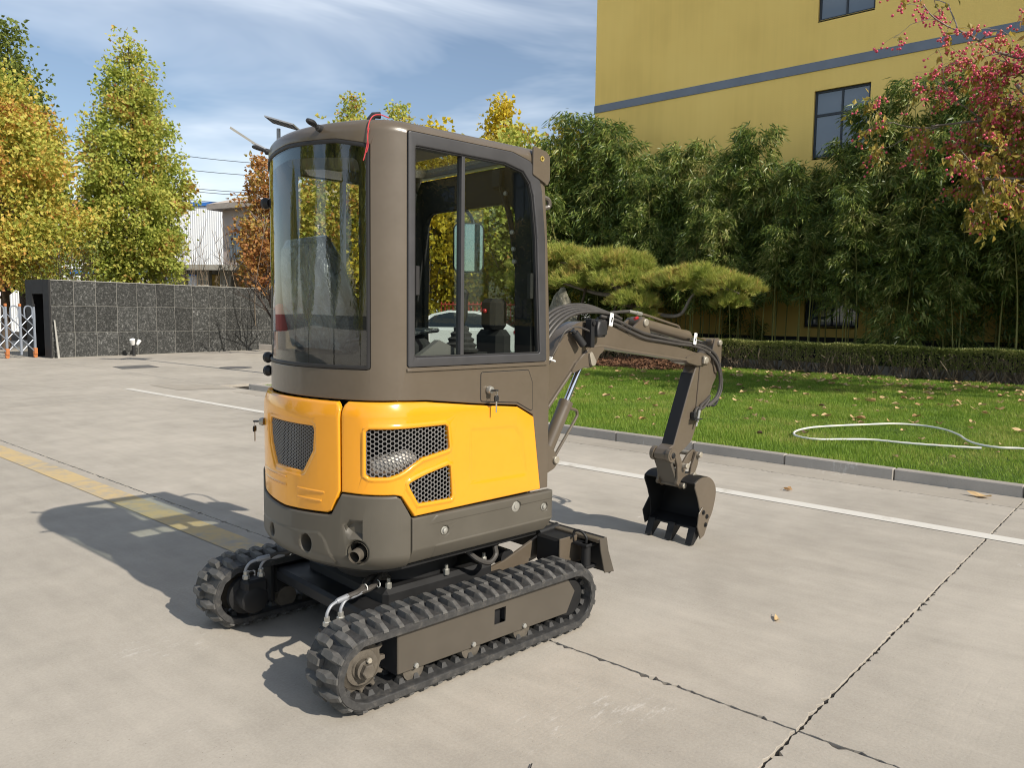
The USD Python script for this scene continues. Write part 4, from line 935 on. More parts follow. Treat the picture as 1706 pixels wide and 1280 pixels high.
# small locker door with lock and keys
dp = rounded(Polygon([(X(.104), 1.156), (X(.104), 1.284), (X(.40), 1.284), (X(.428), 1.222), (X(.432), 1.085), (X(.33), 1.136)]), .012)
dr = obj('locker_door', wrap_panel(dp, CAB, 0.0025, 0.006, 0.002), M['brown'], cab)
obj('door_gap', wrap_panel(dp.buffer(.0035), CAB, 0.0006, 0.002, 0), M['black_steel'], cab)

def key_set(o, out, drop, parent):
    """A lock barrel with a key in it and a second key hanging from the ring."""
    o, out = np.array(o, float), np.array(out, float) / np.linalg.norm(out)
    t = np.cross(out, [0, 0, 1.0]); t /= np.linalg.norm(t)
    k = obj('lock', revolve([(0, .017), (.008, .019), (.02, .016), (.022, .010)], o, out, 18), M['zinc'], ex)
    b = o + out * .03
    pl = lambda c, a1, a2, th_: hull([c + a1 * x + a2 * y + np.cross(a1, a2) * z for x, y in ((-.012, -.004), (.012, -.004), (.014, .012), (.009, .022), (-.009, .022), (-.014, .012)) for z in (-th_, th_)])
    obj('key_head', cat_(pl(b, t, out, .003), cyl(o, b, .003, n=8)), M['black_plastic'], k)
    rc = b + out * .018 + np.array([0, 0, -.014]); a = np.linspace(0, 2 * np.pi, 25)
    obj('key_ring', tube([rc + out * math.cos(q) * .014 * 0.5 + t * math.cos(q) * .012 + np.array([0, 0, 1]) * math.sin(q) * .015 for q in a], .0011, 5), M['chrome'], k)
    c = rc + np.array([0, 0, -.03])
    obj('key_head', pl(c, t, np.array([0, 0, 1.0]), .003), M['black_plastic'], k)
    obj('key_blade', hull([c + t * x + np.array([0, 0, z]) + out * q for x in (-.004, .004) for z in (-.004, -drop) for q in (-.001, .001)]), M['zinc'], k, smooth=False)
key_set((.148, -.503, 1.205), (0.1, -1, 0), .055, cab)

# ---- yellow side panel
def Yx(x): return sx(YEL, x)
r1 = rounded(Polygon([(.463, .885), (.463, 1.062), (.478, 1.072), (Yx(-.105), 1.068), (Yx(-.098), 1.058), (Yx(-.088), .962), (.715, .940), (.665, .917), (.600, .884), (.555, .873), (.48, .874)]), .010)
r2 = rounded(Polygon([(.640, .838), (.694, .748), (.868, .744), (.874, .755), (.862, .892), (.74, .868)]), .010)
ypts = [(.352, .805), (.352, 1.145), (.360, 1.168), (.372, 1.180), (Yx(-.335), 1.180), (Yx(-.20), 1.173), (Yx(.07), 1.141), (Yx(.322), 1.116), (Yx(.427), 1.062), (Yx(.482), .702), (.676, .695), (.612, .788), (.585, .796)]
yP = Polygon(ypts)
yfe = [(r1.buffer(.024, quad_segs=3), .006, .012), (r2.buffer(.024, quad_segs=3), .006, .012)]
p3 = rounded(Polygon([(Yx(.02), .80), (Yx(.02), 1.048), (Yx(.32), 1.035), (Yx(.362), .985), (Yx(.402), .775), (Yx(.02), .78)]), .03)
yfe.append((p3, -.0045, .024))
yprof = lambda s, z: -0.018 * np.clip((z - 1.118) / .062, 0, 1) ** 1.6
sp_ = obj('side_panel', wrap_panel(yP.difference(unary_union([r1, r2])), YEL, 0, .016, .007, yfe, .025, zlines=[1.118, 1.135, 1.15, 1.165], prof=yprof), M['yellow'], ex, smooth=45)

def honeycomb(region, a, w, plan, d, th):
    """Wire mesh of hexagonal holes: rings of wire clipped to the opening."""
    s0, z0, s1, z1 = region.bounds; dx, dz = a * 1.5, a * math.sqrt(3); V, F, n = [], [], 0
    ang = np.arange(6) * np.pi / 3
    hexo = np.stack([a * np.cos(ang), a * np.sin(ang)], 1); hexi = hexo * (1 - w / (a * .866))
    i = 0; x = s0
    while x < s1 + a:
        z = z0 + (dz / 2 if i % 2 else 0)
        while z < z1 + a:
            c = np.array([x, z]); o, n_ = Polygon(hexo + c), Polygon(hexi + c)
            if region.intersects(o):
                ring = o.difference(n_).intersection(region)
                if not ring.is_empty:
                    v, f = tri2d(ring)
                    if len(v):
                        V.append(v); F.append(f + n); n += len(v)
                    if region.contains(n_):
                        hi_ = np.array(n_.exterior.coords)[:-1]; V.append(np.vstack([hi_, hi_])); q = n; n += 12
                        F.append(np.array([(q + k, q + 6 + k, q + (k + 1) % 6) for k in range(6)] + [(q + (k + 1) % 6, q + 6 + k, q + 6 + (k + 1) % 6) for k in range(6)]))
                        deep.append((q, 6))
            z += dz
        x += dx; i += 1
    V, F = np.vstack(V), np.vstack(F); dd = np.full(len(V), d)
    for q, k in deep:
        dd[q + k: q + 2 * k] -= th
    deep.clear()
    return T(wrap(plan, V[:, 0], V[:, 1], dd), F)
deep = []
for rgn, par in ((r1, sp_), (r2, sp_)):
    obj('grille_mesh', honeycomb(rgn.buffer(.006), .0112, .0019, YEL, -.006, .004), M['mesh_grey'], par, smooth=False)

# ---- yellow rear hood
hoodP = Polygon([(-.345, .81), (-.345, 1.145), (-.335, 1.165), (-.322, 1.178), (.322, 1.178), (.335, 1.165), (.345, 1.145), (.345, .81), (.302, .722), (.28, .712), (0, .698), (-.28, .712), (-.302, .722)])
hg = rounded(Polygon([(-.185, 1.045), (-.175, 1.068), (.196, 1.068), (.202, 1.05), (.195, .965), (.133, .874), (.12, .870), (-.09, .870), (-.10, .874), (-.165, .965)]), .008)
hfe = [(hg.buffer(.028, quad_segs=3), -.007, .014)]
for q in ((.10, .790, .27, .803), (.10, .752, .255, .765), (-.29, .822, .02, .835), (-.28, .786, .02, .799)):
    hfe.append((rounded(sbox(*q), .004), .004, .006))
hprof = lambda s, z: -0.016 * np.clip((z - 1.112) / .066, 0, 1) ** 1.5
hd_ = obj('rear_hood', wrap_panel(hoodP.difference(hg), YEL, .004, .016, .007, hfe, .025, zlines=[1.112, 1.13, 1.148, 1.165], prof=hprof), M['yellow'], ex, smooth=45)
obj('grille_mesh', honeycomb(hg.buffer(.006), .0085, .0016, YEL, -.010, .003), M['mesh_grey'], hd_, smooth=False)
pk_ = wrap(YEL, np.array([-.31]), np.array([1.03]), np.array([.005]))[0]
key_set(pk_, (-.62, .78, 0), .05, hd_)
# left side panel (same body colour, plain)
lp_ = mirror_pg(yP)
obj('side_panel', wrap_panel(lp_, YEL, 0, .016, .007, (), .03, zlines=[1.118, 1.135, 1.15, 1.165], prof=yprof), M['yellow'], ex, smooth=45)

# ---- counterweight and side skirts
def gprof(s, z):
    return -0.05 * np.clip((.545 - z) / .075, 0, 1) ** 2
def Gx(x): return sx(GRY, x)
cwP = Polygon([(.668, .478), (.668, .700), (.620, .780), (.60, .793), (.36, .798), (.309, .710), (.29, .703), (0, .690), (-.29, .703), (-.309, .710), (-.36, .798), (-.60, .793), (-.620, .780), (-.668, .70), (-.668, .478), (-.4, .468), (0, .466), (.4, .468)])
holes = [(-.118, .566, .026), (.168, .566, .034), (.436, .560, .043)]
hp_ = unary_union([shapely.affinity.scale(Point(a, b).buffer(c, quad_segs=8), 1.0, 1.12) for a, b, c in holes])
pocket = rounded(Polygon([(.352, .668), (.40, .698), (.468, .700), (.470, .612), (.398, .618), (.366, .640)]), .006)
slope = Polygon([(-.30, .472), (-.30, .606), (.14, .620), (.25, .632), (.285, .60), (.345, .48)]).buffer(0)
cwf = [(pocket, -.024, .022), (rounded(slope, .02), .006, .012), (shapely.affinity.scale(Point(.436, .56).buffer(.056), 1, 1.05), -.006, .012)]
cwf[1] = (rounded(slope, .02).intersection(cwP.buffer(-.0005)), .006, .014)
cw = obj('counterweight', wrap_panel(cwP.difference(hp_), GRY, 0, .05, .009, cwf, .02, zlines=[.482, .495, .508, .520, .532, .545], prof=gprof, back=False), M['charcoal'], ex, smooth=45)
for a, b, c in holes:
    p = wrap(GRY, np.array([a]), np.array([b]), np.array([-.10]))[0]; q = wrap(GRY, np.array([a]), np.array([b]), np.array([-.004]))[0]
    obj('hole_lining', revolve([(0, .0001), (0.0001, c * 1.02), (np.linalg.norm(q - p), c * 1.02)], p, q - p, 20, close=False), M['charcoal'], cw)
p = wrap(GRY, np.array([.436]), np.array([.552]), np.array([-.08]))[0]; q = wrap(GRY, np.array([.432]), np.array([.548]), np.array([.022]))[0]
L_ = np.linalg.norm(q - p)
obj('exhaust_pipe', revolve([(0, .027), (L_, .027), (L_ + .001, .0235), (0.02, .0235)], p, q - p, 24, close=False), M['dusty_steel'], cw)

def skirt(sg):
    mp = (lambda g: g) if sg > 0 else mirror_pg
    P = Polygon([(.676, .486), (.676, .688), (Gx(.562), .688), (Gx(.562), .548), (Gx(.535), .487)])
    low = Polygon([(Gx(-.166), .4865), (Gx(-.166), .557), (Gx(.5621), .557), (Gx(.5621), .4865)]).intersection(P.buffer(.001))
    upb = Polygon([(Gx(-.20), .646), (Gx(-.16), .6865), (Gx(.562), .6865), (Gx(.562), .644)]).intersection(P)
    pr = lambda s, z: -0.035 * np.clip((.556 - z) / .07, 0, 1) ** 1.3
    f = [(mp(low), .004, .008), (mp(upb), .004, .007), (mp(Point(Gx(-.11), .607).buffer(.026)), -.007, .006), (mp(Point(Gx(.505), .612).buffer(.026)), -.007, .006), (mp(Point(Gx(.315), .644).buffer(.030)), -.008, .005)]
    sk = obj('side_skirt', wrap_panel(mp(P), GRY, -.006, .03, .006, f, .03, zlines=[.50, .515, .53, .545, .556], prof=pr), M['charcoal'], ex, smooth=40)
    for x_, z_, r_ in ((-.11, .607, .013), (.505, .612, .013)):
        y_ = -sg * .512
        obj('bolt', revolve([(0, r_ * 1.4), (.003, r_ * 1.4), (.004, r_), (.011, r_ * .85), (.013, r_ * .4)], (x_, y_, z_), (0, -sg, 0), 16), M['zinc'], sk)
    obj('fuel_cap', revolve([(0, .025), (.004, .026), (.006, .021), (.007, .013), (.010, .012), (.011, .008)], (.315, -sg * .512, .644), (0, -sg, 0), 24), M['zinc'], sk)
skirt(1); skirt(-1)

# dark core behind the panels, base plate and the shield seen through the grille
core_pl = wrap(YEL, YEL[1], 0, -.075)[:, :2]
corepg = Polygon([p for p in core_pl if p[0] < .46] + [(.46, -.44), (.46, .44)][:1] + [(.46, .44)]).buffer(0)
frame_ = obj('main_frame', cat_(prism(corepg, .50, .70, .01), prism(corepg.buffer(-.12), .701, 1.17, .01)), M['interior'], ex)
obj('base_plate', prism(Polygon([p for p in wrap(GRY, GRY[1], 0, -.07)[:, :2] if p[0] < .52] + [(.52, -.45), (.52, .45)][:2]).buffer(0), .455, .478, .004), M['black_steel'], frame_)
obj('cab_floor_plate', prism(Polygon([p for p in wrap(CAB, CAB[1], 0, -.01)[:, :2] if p[0] < .53] + [(.53, -.48), (.53, .48)]).buffer(0), 1.09, 1.099, .0), M['black_steel'], frame_)
sh = wrap_panel(Polygon([(.46, .87), (.46, .945), (.55, .962), (.66, .975), (.70, .958), (.72, .93), (.64, .90), (.58, .87)]), YEL, -.03, .01, .02, [(Polygon([(.46, .87), (.46, .95), (.72, .96), (.72, .87)]), .012, .03)], .02)
obj('heat_shield', sh, M['shield'], frame_)
obj('front_bulkhead', cbox((.462, -.43, .50), (.50, .43, 1.12), .008), M['brown'], frame_)
obj('radiator', wrap_panel(sbox(-.10, .86, .21, 1.07), YEL, -.06, .01, .0, (), .05), M['dusty_steel'], frame_)

# ---- undercarriage
und = obj('undercarriage', cat_(cbox((-.30, -.34, .17), (.34, .34, .33), .02), cyl((0, 0, .32), (0, 0, .40), .30, n=40, b=.01), cbox((-.42, -.45, .20), (-.20, .45, .27), .015), cbox((.22, -.45, .20), (.42, .45, .27), .015)), M['black_steel'], ex)
obj('slew_ring', revolve([(0, .26), (.0, .285), (.025, .285), (.03, .27), (.055, .27)], (0, 0, .40), (0, 0, 1), 40), M['dusty_steel'], und)
for x_, y_ in ((-.26, -.31), (.30, -.31), (-.26, .31), (.05, -.33), (.30, .31)):
    obj('bolt', cat_(cyl((x_, y_, .325), (x_, y_, .355), .014, n=6, b=.003), cyl((x_, y_, .355), (x_, y_, .375), .008, n=10)), M['zinc'], und)
BZ, BR, BX0, BX1, BT = .168, .146, -.589, .583, .034
def belt_at(t):
    """Point and frame on the belt's outer face at arc length t: (x, z), tangent angle."""
    L = BX1 - BX0; C = math.pi * BR; t = t % (2 * (L + C))
    if t < L: return BX0 + t, BZ + BR, 0.0
    t -= L
    if t < C: a = t / BR; return BX1 + BR * math.sin(a), BZ + BR * math.cos(a), -a
    t -= C
    if t < L: return BX1 - t, BZ - BR, -math.pi
    t -= L; a = t / BR; return BX0 - BR * math.sin(a), BZ - BR * math.cos(a), -math.pi - a
BL = 2 * (BX1 - BX0 + math.pi * BR); NL = 45

def lug(sg):
    """One rubber lug in belt space: x along the belt, y across (0 = belt edge, growing inwards), z up; two steps and ribs on its flank."""
    f = 1.0
    bot = [(-.012, .0), (.012, .0), (.023, .050), (.019, .118), (-.015, .118), (-.021, .050)]
    top = [(-.009, .036), (.008, .036), (.016, .056), (.013, .114), (-.011, .114), (-.014, .054)]
    m = [hull([(x, y, -.004) for x, y in bot] + [(x * .9, y, .004) for x, y in bot[:2]] + [(x, y, .024) for x, y in top])]
    for k in range(4):
        x_ = -.0075 + .005 * k
        m.append(hull([(x_ - .0011, .004, .004), (x_ + .0011, .004, .004), (x_ - .0011, .006, .0085), (x_ + .0011, .006, .0085), (x_ - .0011, .041, .025), (x_ + .0011, .041, .025), (x_ - .0011, .043, .018), (x_ + .0011, .043, .018)]))
    return cat_(m)
LUG = lug(1)

def make_track(sg):
    """sg: -1 the right track, +1 the left; y0 the outer edge."""
    yo, wd = sg * .671, .230; yi = sg * (.671 - wd)
    n = 26; arc = np.linspace(0, math.pi, n)
    outer = [(BX0, BZ + BR), (BX1, BZ + BR)] + [(BX1 + BR * math.sin(a), BZ + BR * math.cos(a)) for a in arc[1:]] + [(BX0 - BR * math.sin(a), BZ - BR * math.cos(a)) for a in arc[:-1]]
    ri = BR - BT
    inner = [(BX0, BZ + ri), (BX1, BZ + ri)] + [(BX1 + ri * math.sin(a), BZ + ri * math.cos(a)) for a in arc[1:]] + [(BX0 - ri * math.sin(a), BZ - ri * math.cos(a)) for a in arc[:-1]]
    ring = Polygon(outer).difference(Polygon(inner))
    tr = obj('rubber_track', xz_prism(ring, min(yo, yi), max(yo, yi), .006), M['rubber'], ex, smooth=30)
    for k in range(NL):
        for side_ in (0, 1):
            t = (k + .5 * side_) * BL / NL
            x_, z_, a = belt_at(t); R2 = rot([0, 1, 0], -a)
            m = np.array(LUG.vertices)
            m = m * ([1, 1, 1] if side_ == 0 else [-1, 1, 1])
            m[:, 1] = (yo - sg * m[:, 1]) if side_ == 0 else (yi + sg * m[:, 1])
            # across the belt only y; turn x,z with the belt
            c, s_ = math.cos(a), math.sin(a)
            xx, zz = m[:, 0] * c - m[:, 2] * s_, m[:, 0] * s_ + m[:, 2] * c
            obj('track_lug', T(np.c_[x_ + xx, m[:, 1], z_ + zz], LUG.faces), M['rubber_lug'], tr, smooth=False)
    # guide lugs on the inner face
    ms = []
    for k in range(NL):
        x_, z_, a = belt_at((k + .25) * BL / NL); c, s_ = math.cos(a), math.sin(a); ym = (yo + yi) / 2
        for yy in (ym - .055, ym + .055):
            h_ = hull([(px, yy + py, pz) for px, py, pz in [(-.016, -.02, -BT + .001), (.016, -.02, -BT + .001), (-.016, .02, -BT + .001), (.016, .02, -BT + .001), (-.008, -.012, -BT - .020), (.008, -.012, -BT - .020), (-.008, .012, -BT - .020), (.008, .012, -BT - .020)]])
            v = np.array(h_.vertices); ms.append(T(np.c_[x_ + v[:, 0] * c - v[:, 2] * s_, v[:, 1], z_ + v[:, 0] * s_ + v[:, 2] * c], h_.faces))
    obj('guide_lugs', cat_(ms), M['rubber'], tr, smooth=False, kind='stuff')
    # frame beam with the outer cover plate and its square hole
    yb = sg * .636
    cover = Polygon([(-.440, .101), (-.440, .276), (-.43, .286), (.545, .286), (.612, .197), (.555, .098)]).difference(rounded(sbox(.082, .166, .148, .236), .004))
    tf = obj('track_frame', xz_prism(rounded(cover, .006).buffer(0), yb, sg * .626, .0035), M['brown_low'], ex, smooth=30)
    obj('frame_beam', cat_(cbox((-.41, sg * .47, .12), (.50, sg * .60, .27), .012), cbox((-.437, sg * .455, .09), (-.42, sg * .625, .275), .004), cbox((.15, sg * .601, .17), (.155, sg * .625, .235), .001)), M['black_steel'], tf)
    for x_ in (-.352, -.045, .262):
        obj('roller', revolve([(0, .03), (.0, .052), (.02, .056), (.045, .056), (.05, .04), (.11, .04), (.115, .056), (.14, .056), (.16, .052)], (x_, sg * .622, .098), (0, -sg, 0), 24), M['dusty_steel'], tf)
        obj('roller_bolt', cyl((x_, sg * .634, .116), (x_, sg * .648, .116), .012, n=6, b=.003), M['zinc'], tf)
    for x_, z_ in ((.585, .165), (.56, .12)):
        obj('adjuster_bolt', ico((x_, sg * .615, z_), .012, 1), M['grease'], tf)
    # idler at the front
    obj('idler', revolve([(0, .04), (0, .085), (.02, .11), (.05, .112), (.07, .095), (.10, .112), (.13, .11), (.15, .085)], (BX1 - .005, sg * .63, BZ), (0, -sg, 0), 36), M['black_steel'], tf)
    # toothed sprocket with dished disc and hub
    nt = 13; pts = []
    for k in range(nt):
        a = 2 * math.pi * k / nt
        for da, r_ in ((-.11, .102), (-.06, .122), (.06, .122), (.11, .102), (.19, .098), (.29, .098)):
            pts.append((BX0 + .004 + r_ * math.cos(a + da), BZ + r_ * math.sin(a + da)))
    sk = obj('sprocket', xz_prism(Polygon(pts).buffer(0), sg * .585, sg * .560, .004), M['dusty_steel'], ex, smooth=30)
    obj('hub', revolve([(0, .094), (.004, .092), (.012, .076), (.022, .070), (.024, .05), (.030, .046), (.030, .040), (.050, .039), (.053, .033)], (BX0 + .004, sg * .584, BZ), (0, sg, 0), 36), M['dusty_steel'], sk)
    obj('hub_nut', cyl((BX0 + .004, sg * .634, BZ), (BX0 + .004, sg * .660, BZ), .030, n=6, b=.004), M['dusty_steel'], sk, smooth=30)
    obj('hub_bolt', cyl((BX0 + .012, sg * .634, BZ + .038), (BX0 + .012, sg * .650, BZ + .038), .012, n=6, b=.003), M['grease'], sk)
    # travel motor on the inner side with its two hose fittings
    mt = obj('travel_motor', cat_(revolve([(0, .085), (.01, .092), (.04, .092), (.045, .066), (.125, .066), (.13, .058), (.135, .03)], (BX0 + .01, sg * .46, BZ + .005), (0, -sg, 0), 28), cbox((BX0 - .035, sg * .33, BZ + .03), (BX0 + .075, sg * .41, BZ + .100), .012)), M['black_steel'], ex)
    for k, x_ in enumerate((-.625, -.555)):
        x_ += .02; z0 = BZ + .100; yy = sg * (.375 - .01 * k)
        obj('fitting', cat_(cyl((x_, yy, z0), (x_, yy, z0 + .022), .017, n=6, b=.003), cyl((x_, yy, z0 + .022), (x_, yy, z0 + .04), .012, n=12)), M['zinc'], mt)
        el = smooth_path([(x_, yy, z0 + .03), (x_, yy, z0 + .052), (x_ + .020, yy - sg * .004, z0 + .078), (x_ + .05, yy - sg * .01, z0 + .088)], 6)
        obj('elbow', tube(el, .0070, 10), M['steel_grey'], mt)
        e = el[-1]; d_ = np.array([.9, -sg * .15, .08]); d_ /= np.linalg.norm(d_)
        obj('crimp', revolve([(0, .010), (.012, .0125), (.06, .0125), (.065, .010)], e, d_, 12), M['steel_grey'], mt)
        hpth = smooth_path([e + d_ * .05, e + d_ * .13, e + d_ * .22 + np.array([0, -sg * .05, .01]), (-.16, sg * (.20 - .03 * k), .33), (-.05, sg * .10, .34)], 6)
        obj('hydraulic_hose', tube(hpth, .0125, 8), M['hose'], mt)
        obj('cable_tie', tube([e + d_ * .16 + np.array([0, .016 * math.cos(q), .016 * math.sin(q)]) for q in np.linspace(0, 6.28, 12)], .0022, 5), M['white_label'], mt)
make_track(-1); make_track(1)

# ---- dozer blade at the front
bl = obj('dozer_blade', None or (lambda prof: cat_(xz_prism(Polygon(prof), -.655, .655, .003)))([(0.802, .425), (0.815, .432), (0.822, .425), (0.828, .37), (0.842, .31), (0.875, .245), (0.855, .235), (0.828, .30), (0.812, .37)]), M['black_steel'], ex)
obj('end_plate', xz_prism(Polygon([(0.760, .430), (0.815, .433), (0.832, .36), (0.880, .243), (0.805, .250), (0.790, .30), (0.770, .37)]), -.662, -.654, .002), M['brown_low'], bl)
obj('end_plate', xz_prism(Polygon([(0.760, .430), (0.815, .433), (0.832, .36), (0.880, .243), (0.805, .250), (0.790, .30), (0.770, .37)]), .654, .662, .002), M['brown'], bl)
obj('top_rail', cbox((.762, -.65, .408), (.805, .65, .428), .004), M['brown'], bl)
for sg in (-1, 1):
    arm = obj('blade_arm', xz_prism(rounded(Polygon([(.25, .20), (.25, .27), (.44, .305), (.80, .425), (.83, .42), (.83, .30), (.62, .262), (.40, .20)]), .01), sg * .29, sg * .31, .003), M['brown'], ex)
    obj('arm_box', cat_(cbox((.64, sg * .33, .27), (.80, sg * .50, .415), .012), cyl((.66, sg * .33, .41), (.80, sg * .33, .425), .02, n=12)), M['black_steel'], arm)
    obj('box_flange', cbox((.632, sg * .50, .262), (.80, sg * .51, .422), .003), M['brown'], arm)
    hp2 = obj('hinge_post', cat_(cyl((.745, sg * .585, .27), (.745, sg * .585, .40), .024, n=16, b=.004), cbox((.715, sg * .52, .272), (.80, sg * .615, .288), .004), cbox((.715, sg * .52, .384), (.80, sg * .615, .400), .004)), M['black_steel'], ex)
    obj('lock_pin', tube(smooth_path([(.745, sg * .585, .40), (.745, sg * .585, .43), (.735, sg * .56, .455), (.72, sg * .53, .455), (.715, sg * .52, .42)], 5), .007, 8), M['black_steel'], hp2)
obj('blade_cylinder', cat_(cyl((.30, -.05, .34), (.56, -.05, .36), .048, n=20, b=.006), cyl((.56, -.05, .36), (.80, -.05, .365), .025, n=14)), M['brown'], bl)
obj('cross_tube', cyl((.47, -.30, .31), (.47, .30, .31), .045, n=20), M['black_steel'], bl)
obj('loose_hose', tube(smooth_path([(.12, -.36, .455), (.16, -.42, .40), (.22, -.44, .375), (.27, -.43, .40), (.275, -.42, .44), (.31, -.41, .462)], 6), .013, 8), M['hose'], bl)
obj('hose_end', tube(smooth_path([(.275, -.42, .435), (.31, -.41, .46), (.345, -.40, .47), (.35, -.395, .455)], 5), .007, 8), M['zinc'], bl)

# ---- boom group (its mid plane at y = BY)
BY = -.04
swing = obj('swing_post', cat_(cbox((.50, BY - .10, .47), (.68, BY + .10, .53), .015), cbox((.50, BY - .10, .83), (.68, BY + .10, .89), .015), cyl((.64, BY, .45), (.64, BY, .91), .06, n=24, b=.006),
    xz_prism(rounded(Polygon([(.64, .50), (.64, .90), (.76, .95), (.84, .90), (.98, .78), (1.02, .72), (.98, .68), (.80, .62), (.74, .50)]), .03), BY - .095, BY - .072, .004), xz_prism(rounded(Polygon([(.64, .50), (.64, .90), (.76, .95), (.84, .90), (.98, .78), (1.02, .72), (.98, .68), (.80, .62), (.74, .50)]), .03), BY + .072, BY + .095, .004)), M['brown'], ex)
obj('pin', cyl((.77, BY - .115, .89), (.77, BY + .115, .89), .026, n=20, b=.004), M['grease'], swing)
obj('pin', cyl((.985, BY - .11, .73), (.985, BY + .11, .73), .022, n=20, b=.004), M['grease'], swing)
boomP = smooth_path([(.73, .92), (.80, 1.06), (.905, 1.19), (.967, 1.276), (1.032, 1.376), (1.085, 1.436), (1.175, 1.492), (1.263, 1.510), (1.40, 1.497), (1.539, 1.480), (1.73, 1.419), (1.866, 1.396), (2.174, 1.352), (2.406, 1.300), (2.53, 1.290)], 4)
boomB = smooth_path([(2.499, 1.205), (2.42, 1.208), (2.309, 1.229), (2.266, 1.247), (1.994, 1.281), (1.621, 1.324), (1.45, 1.352), (1.36, 1.340), (1.28, 1.300), (1.20, 1.245), (1.12, 1.165), (1.04, 1.09), (.96, 1.01), (.88, .91), (.83, .86), (.77, .855)], 4)
tip = [(2.53 + .0, 1.290), (2.560, 1.275), (2.578, 1.247), (2.565, 1.22), (2.53, 1.205)]
bp = Polygon(np.vstack([boomP, tip[1:], boomB])).buffer(0)
boom = obj('boom', xz_prism(bp, BY - .058, BY + .058, .007), M['brown'], ex, smooth=30)
obj('boom_flange', cat_(tube(smooth_path([(.95, BY - .062, 1.03), (1.05, BY - .062, 1.132), (1.13, BY - .062, 1.212), (1.22, BY - .062, 1.30), (1.30, BY - .062, 1.350), (1.40, BY - .062, 1.362), (1.62, BY - .062, 1.333), (2.0, BY - .062, 1.288), (2.26, BY - .062, 1.256), (2.36, BY - .062, 1.262)], 5), .009, 8)), M['brown'], boom)
lugp = rounded(Polygon([(1.10, 1.19), (1.17, 1.27), (1.30, 1.36), (1.44, 1.355), (1.375, 1.31), (1.345, 1.265), (1.30, 1.238), (1.24, 1.242), (1.18, 1.225)]), .012)
for yy in (-.075, .055):
    obj('cylinder_lug', xz_prism(lugp, BY + yy, BY + yy + .02, .003), M['brown'], boom)
obj('tip_plate', xz_prism(rounded(Polygon([(2.22, 1.262), (2.35, 1.285), (2.45, 1.30), (2.565, 1.275), (2.578, 1.247), (2.56, 1.215), (2.42, 1.207), (2.31, 1.23)]), .02), BY - .070, BY - .056, .003), M['brown'], boom)
obj('tip_plate', xz_prism(rounded(Polygon([(2.22, 1.262), (2.35, 1.285), (2.45, 1.30), (2.565, 1.275), (2.578, 1.247), (2.56, 1.215), (2.42, 1.207), (2.31, 1.23)]), .02), BY + .056, BY + .070, .003), M['brown'], boom)
obj('pin', cat_(cyl((2.49, BY - .095, 1.246), (2.49, BY + .095, 1.246), .024, n=20, b=.004), cbox((2.46, BY - .092, 1.222), (2.475, BY - .074, 1.275), .003)), M['grease'], boom)
obj('pin', hull([(1.30 + .022 * math.cos(a), BY - q, 1.272 + .022 * math.sin(a)) for a in np.linspace(0, 6.28, 16) for q in (.092, -.092)] + [(1.283 + .014 * math.cos(a), BY - q, 1.318 + .014 * math.sin(a)) for a in np.linspace(0, 6.28, 10) for q in (.088, .078)]), M['grease'], boom)
obj('pin', cat_(cyl((1.822, BY - .075, 1.504), (1.822, BY + .075, 1.504), .024, n=20, b=.004)), M['grease'], boom)
for yy in (-.062, .044):
    obj('cylinder_lug', xz_prism(rounded(Polygon([(1.62, 1.43), (1.70, 1.47), (1.80, 1.535), (1.845, 1.525), (1.86, 1.49), (1.90, 1.395), (1.8, 1.40)]), .015), BY + yy, BY + yy + .018, .003), M['brown'], boom)

# boom cylinder
c0, c1 = np.array([.985, BY, .73]), np.array([1.302, BY, 1.268]); dc = (c1 - c0) / np.linalg.norm(c1 - c0)
m0 = c0 + dc * .36
bc = obj('boom_cylinder', cat_(revolve([(0, .03), (.02, .040), (.325, .040), (.33, .043), (.36, .043), (.365, .03)], c0, dc, 28), cyl(c0 - [0, .06, 0], c0 + [0, .06, 0], .04, n=20)), M['brown'], ex)
obj('rod', cat_(cyl(m0 - dc * .02, c1 - dc * .035, .0185, n=24), cyl(c1 - [0, .05, 0], c1 + [0, .05, 0], .034, n=20)), M['chrome'], bc)
obj('feed_pipe', tube(smooth_path([m0 + [-.045, -.02, -.03], m0 + [.055, -.02, -.05], m0 + [.075, -.02, -.075], m0 + [.05, -.02, -.12], c0 + [.02, -.02, -.06], c0 + [-.06, -.02, -.17]], 6), .009, 8), M['brown'], bc)
# arm cylinder on top of the boom
a0, a1 = np.array([1.822, BY, 1.504]), np.array([2.70, BY, 1.352]); da = (a1 - a0) / np.linalg.norm(a1 - a0); La = np.linalg.norm(a1 - a0)
ac = obj('arm_cylinder', cat_(revolve([(.0, .03), (.03, .036), (.51, .038), (.525, .041), (.56, .041), (.565, .028)], a0, da, 28), cyl(a0 - [0, .045, 0], a0 + [0, .045, 0], .036, n=20)), M['brown'], ex)
obj('rod', cat_(cyl(a0 + da * .54, a1 - da * .03, .0165, n=24), cyl(a1 - [0, .04, 0], a1 + [0, .04, 0], .03, n=20)), M['chrome'], ac)
nrm_ = np.array([-da[2], 0, da[0]])
obj('feed_pipe', tube(smooth_path([a0 + da * .02 + nrm_ * .058, a0 + da * .12 + nrm_ * .060, a0 + da * .36 + nrm_ * .054, a0 + da * .44 + nrm_ * .052, a0 + da * .47 + nrm_ * .034], 6), .0085, 8), M['brown'], ac)
obj('fitting', cat_(cyl(a0 + da * -.10 + nrm_ * .052, a0 + da * -.03 + nrm_ * .056, .011, n=10), cyl(a0 + da * -.025 + nrm_ * .056, a0 + da * .03 + nrm_ * .058, .0135, n=6, b=.003)), M['zinc'], ac)
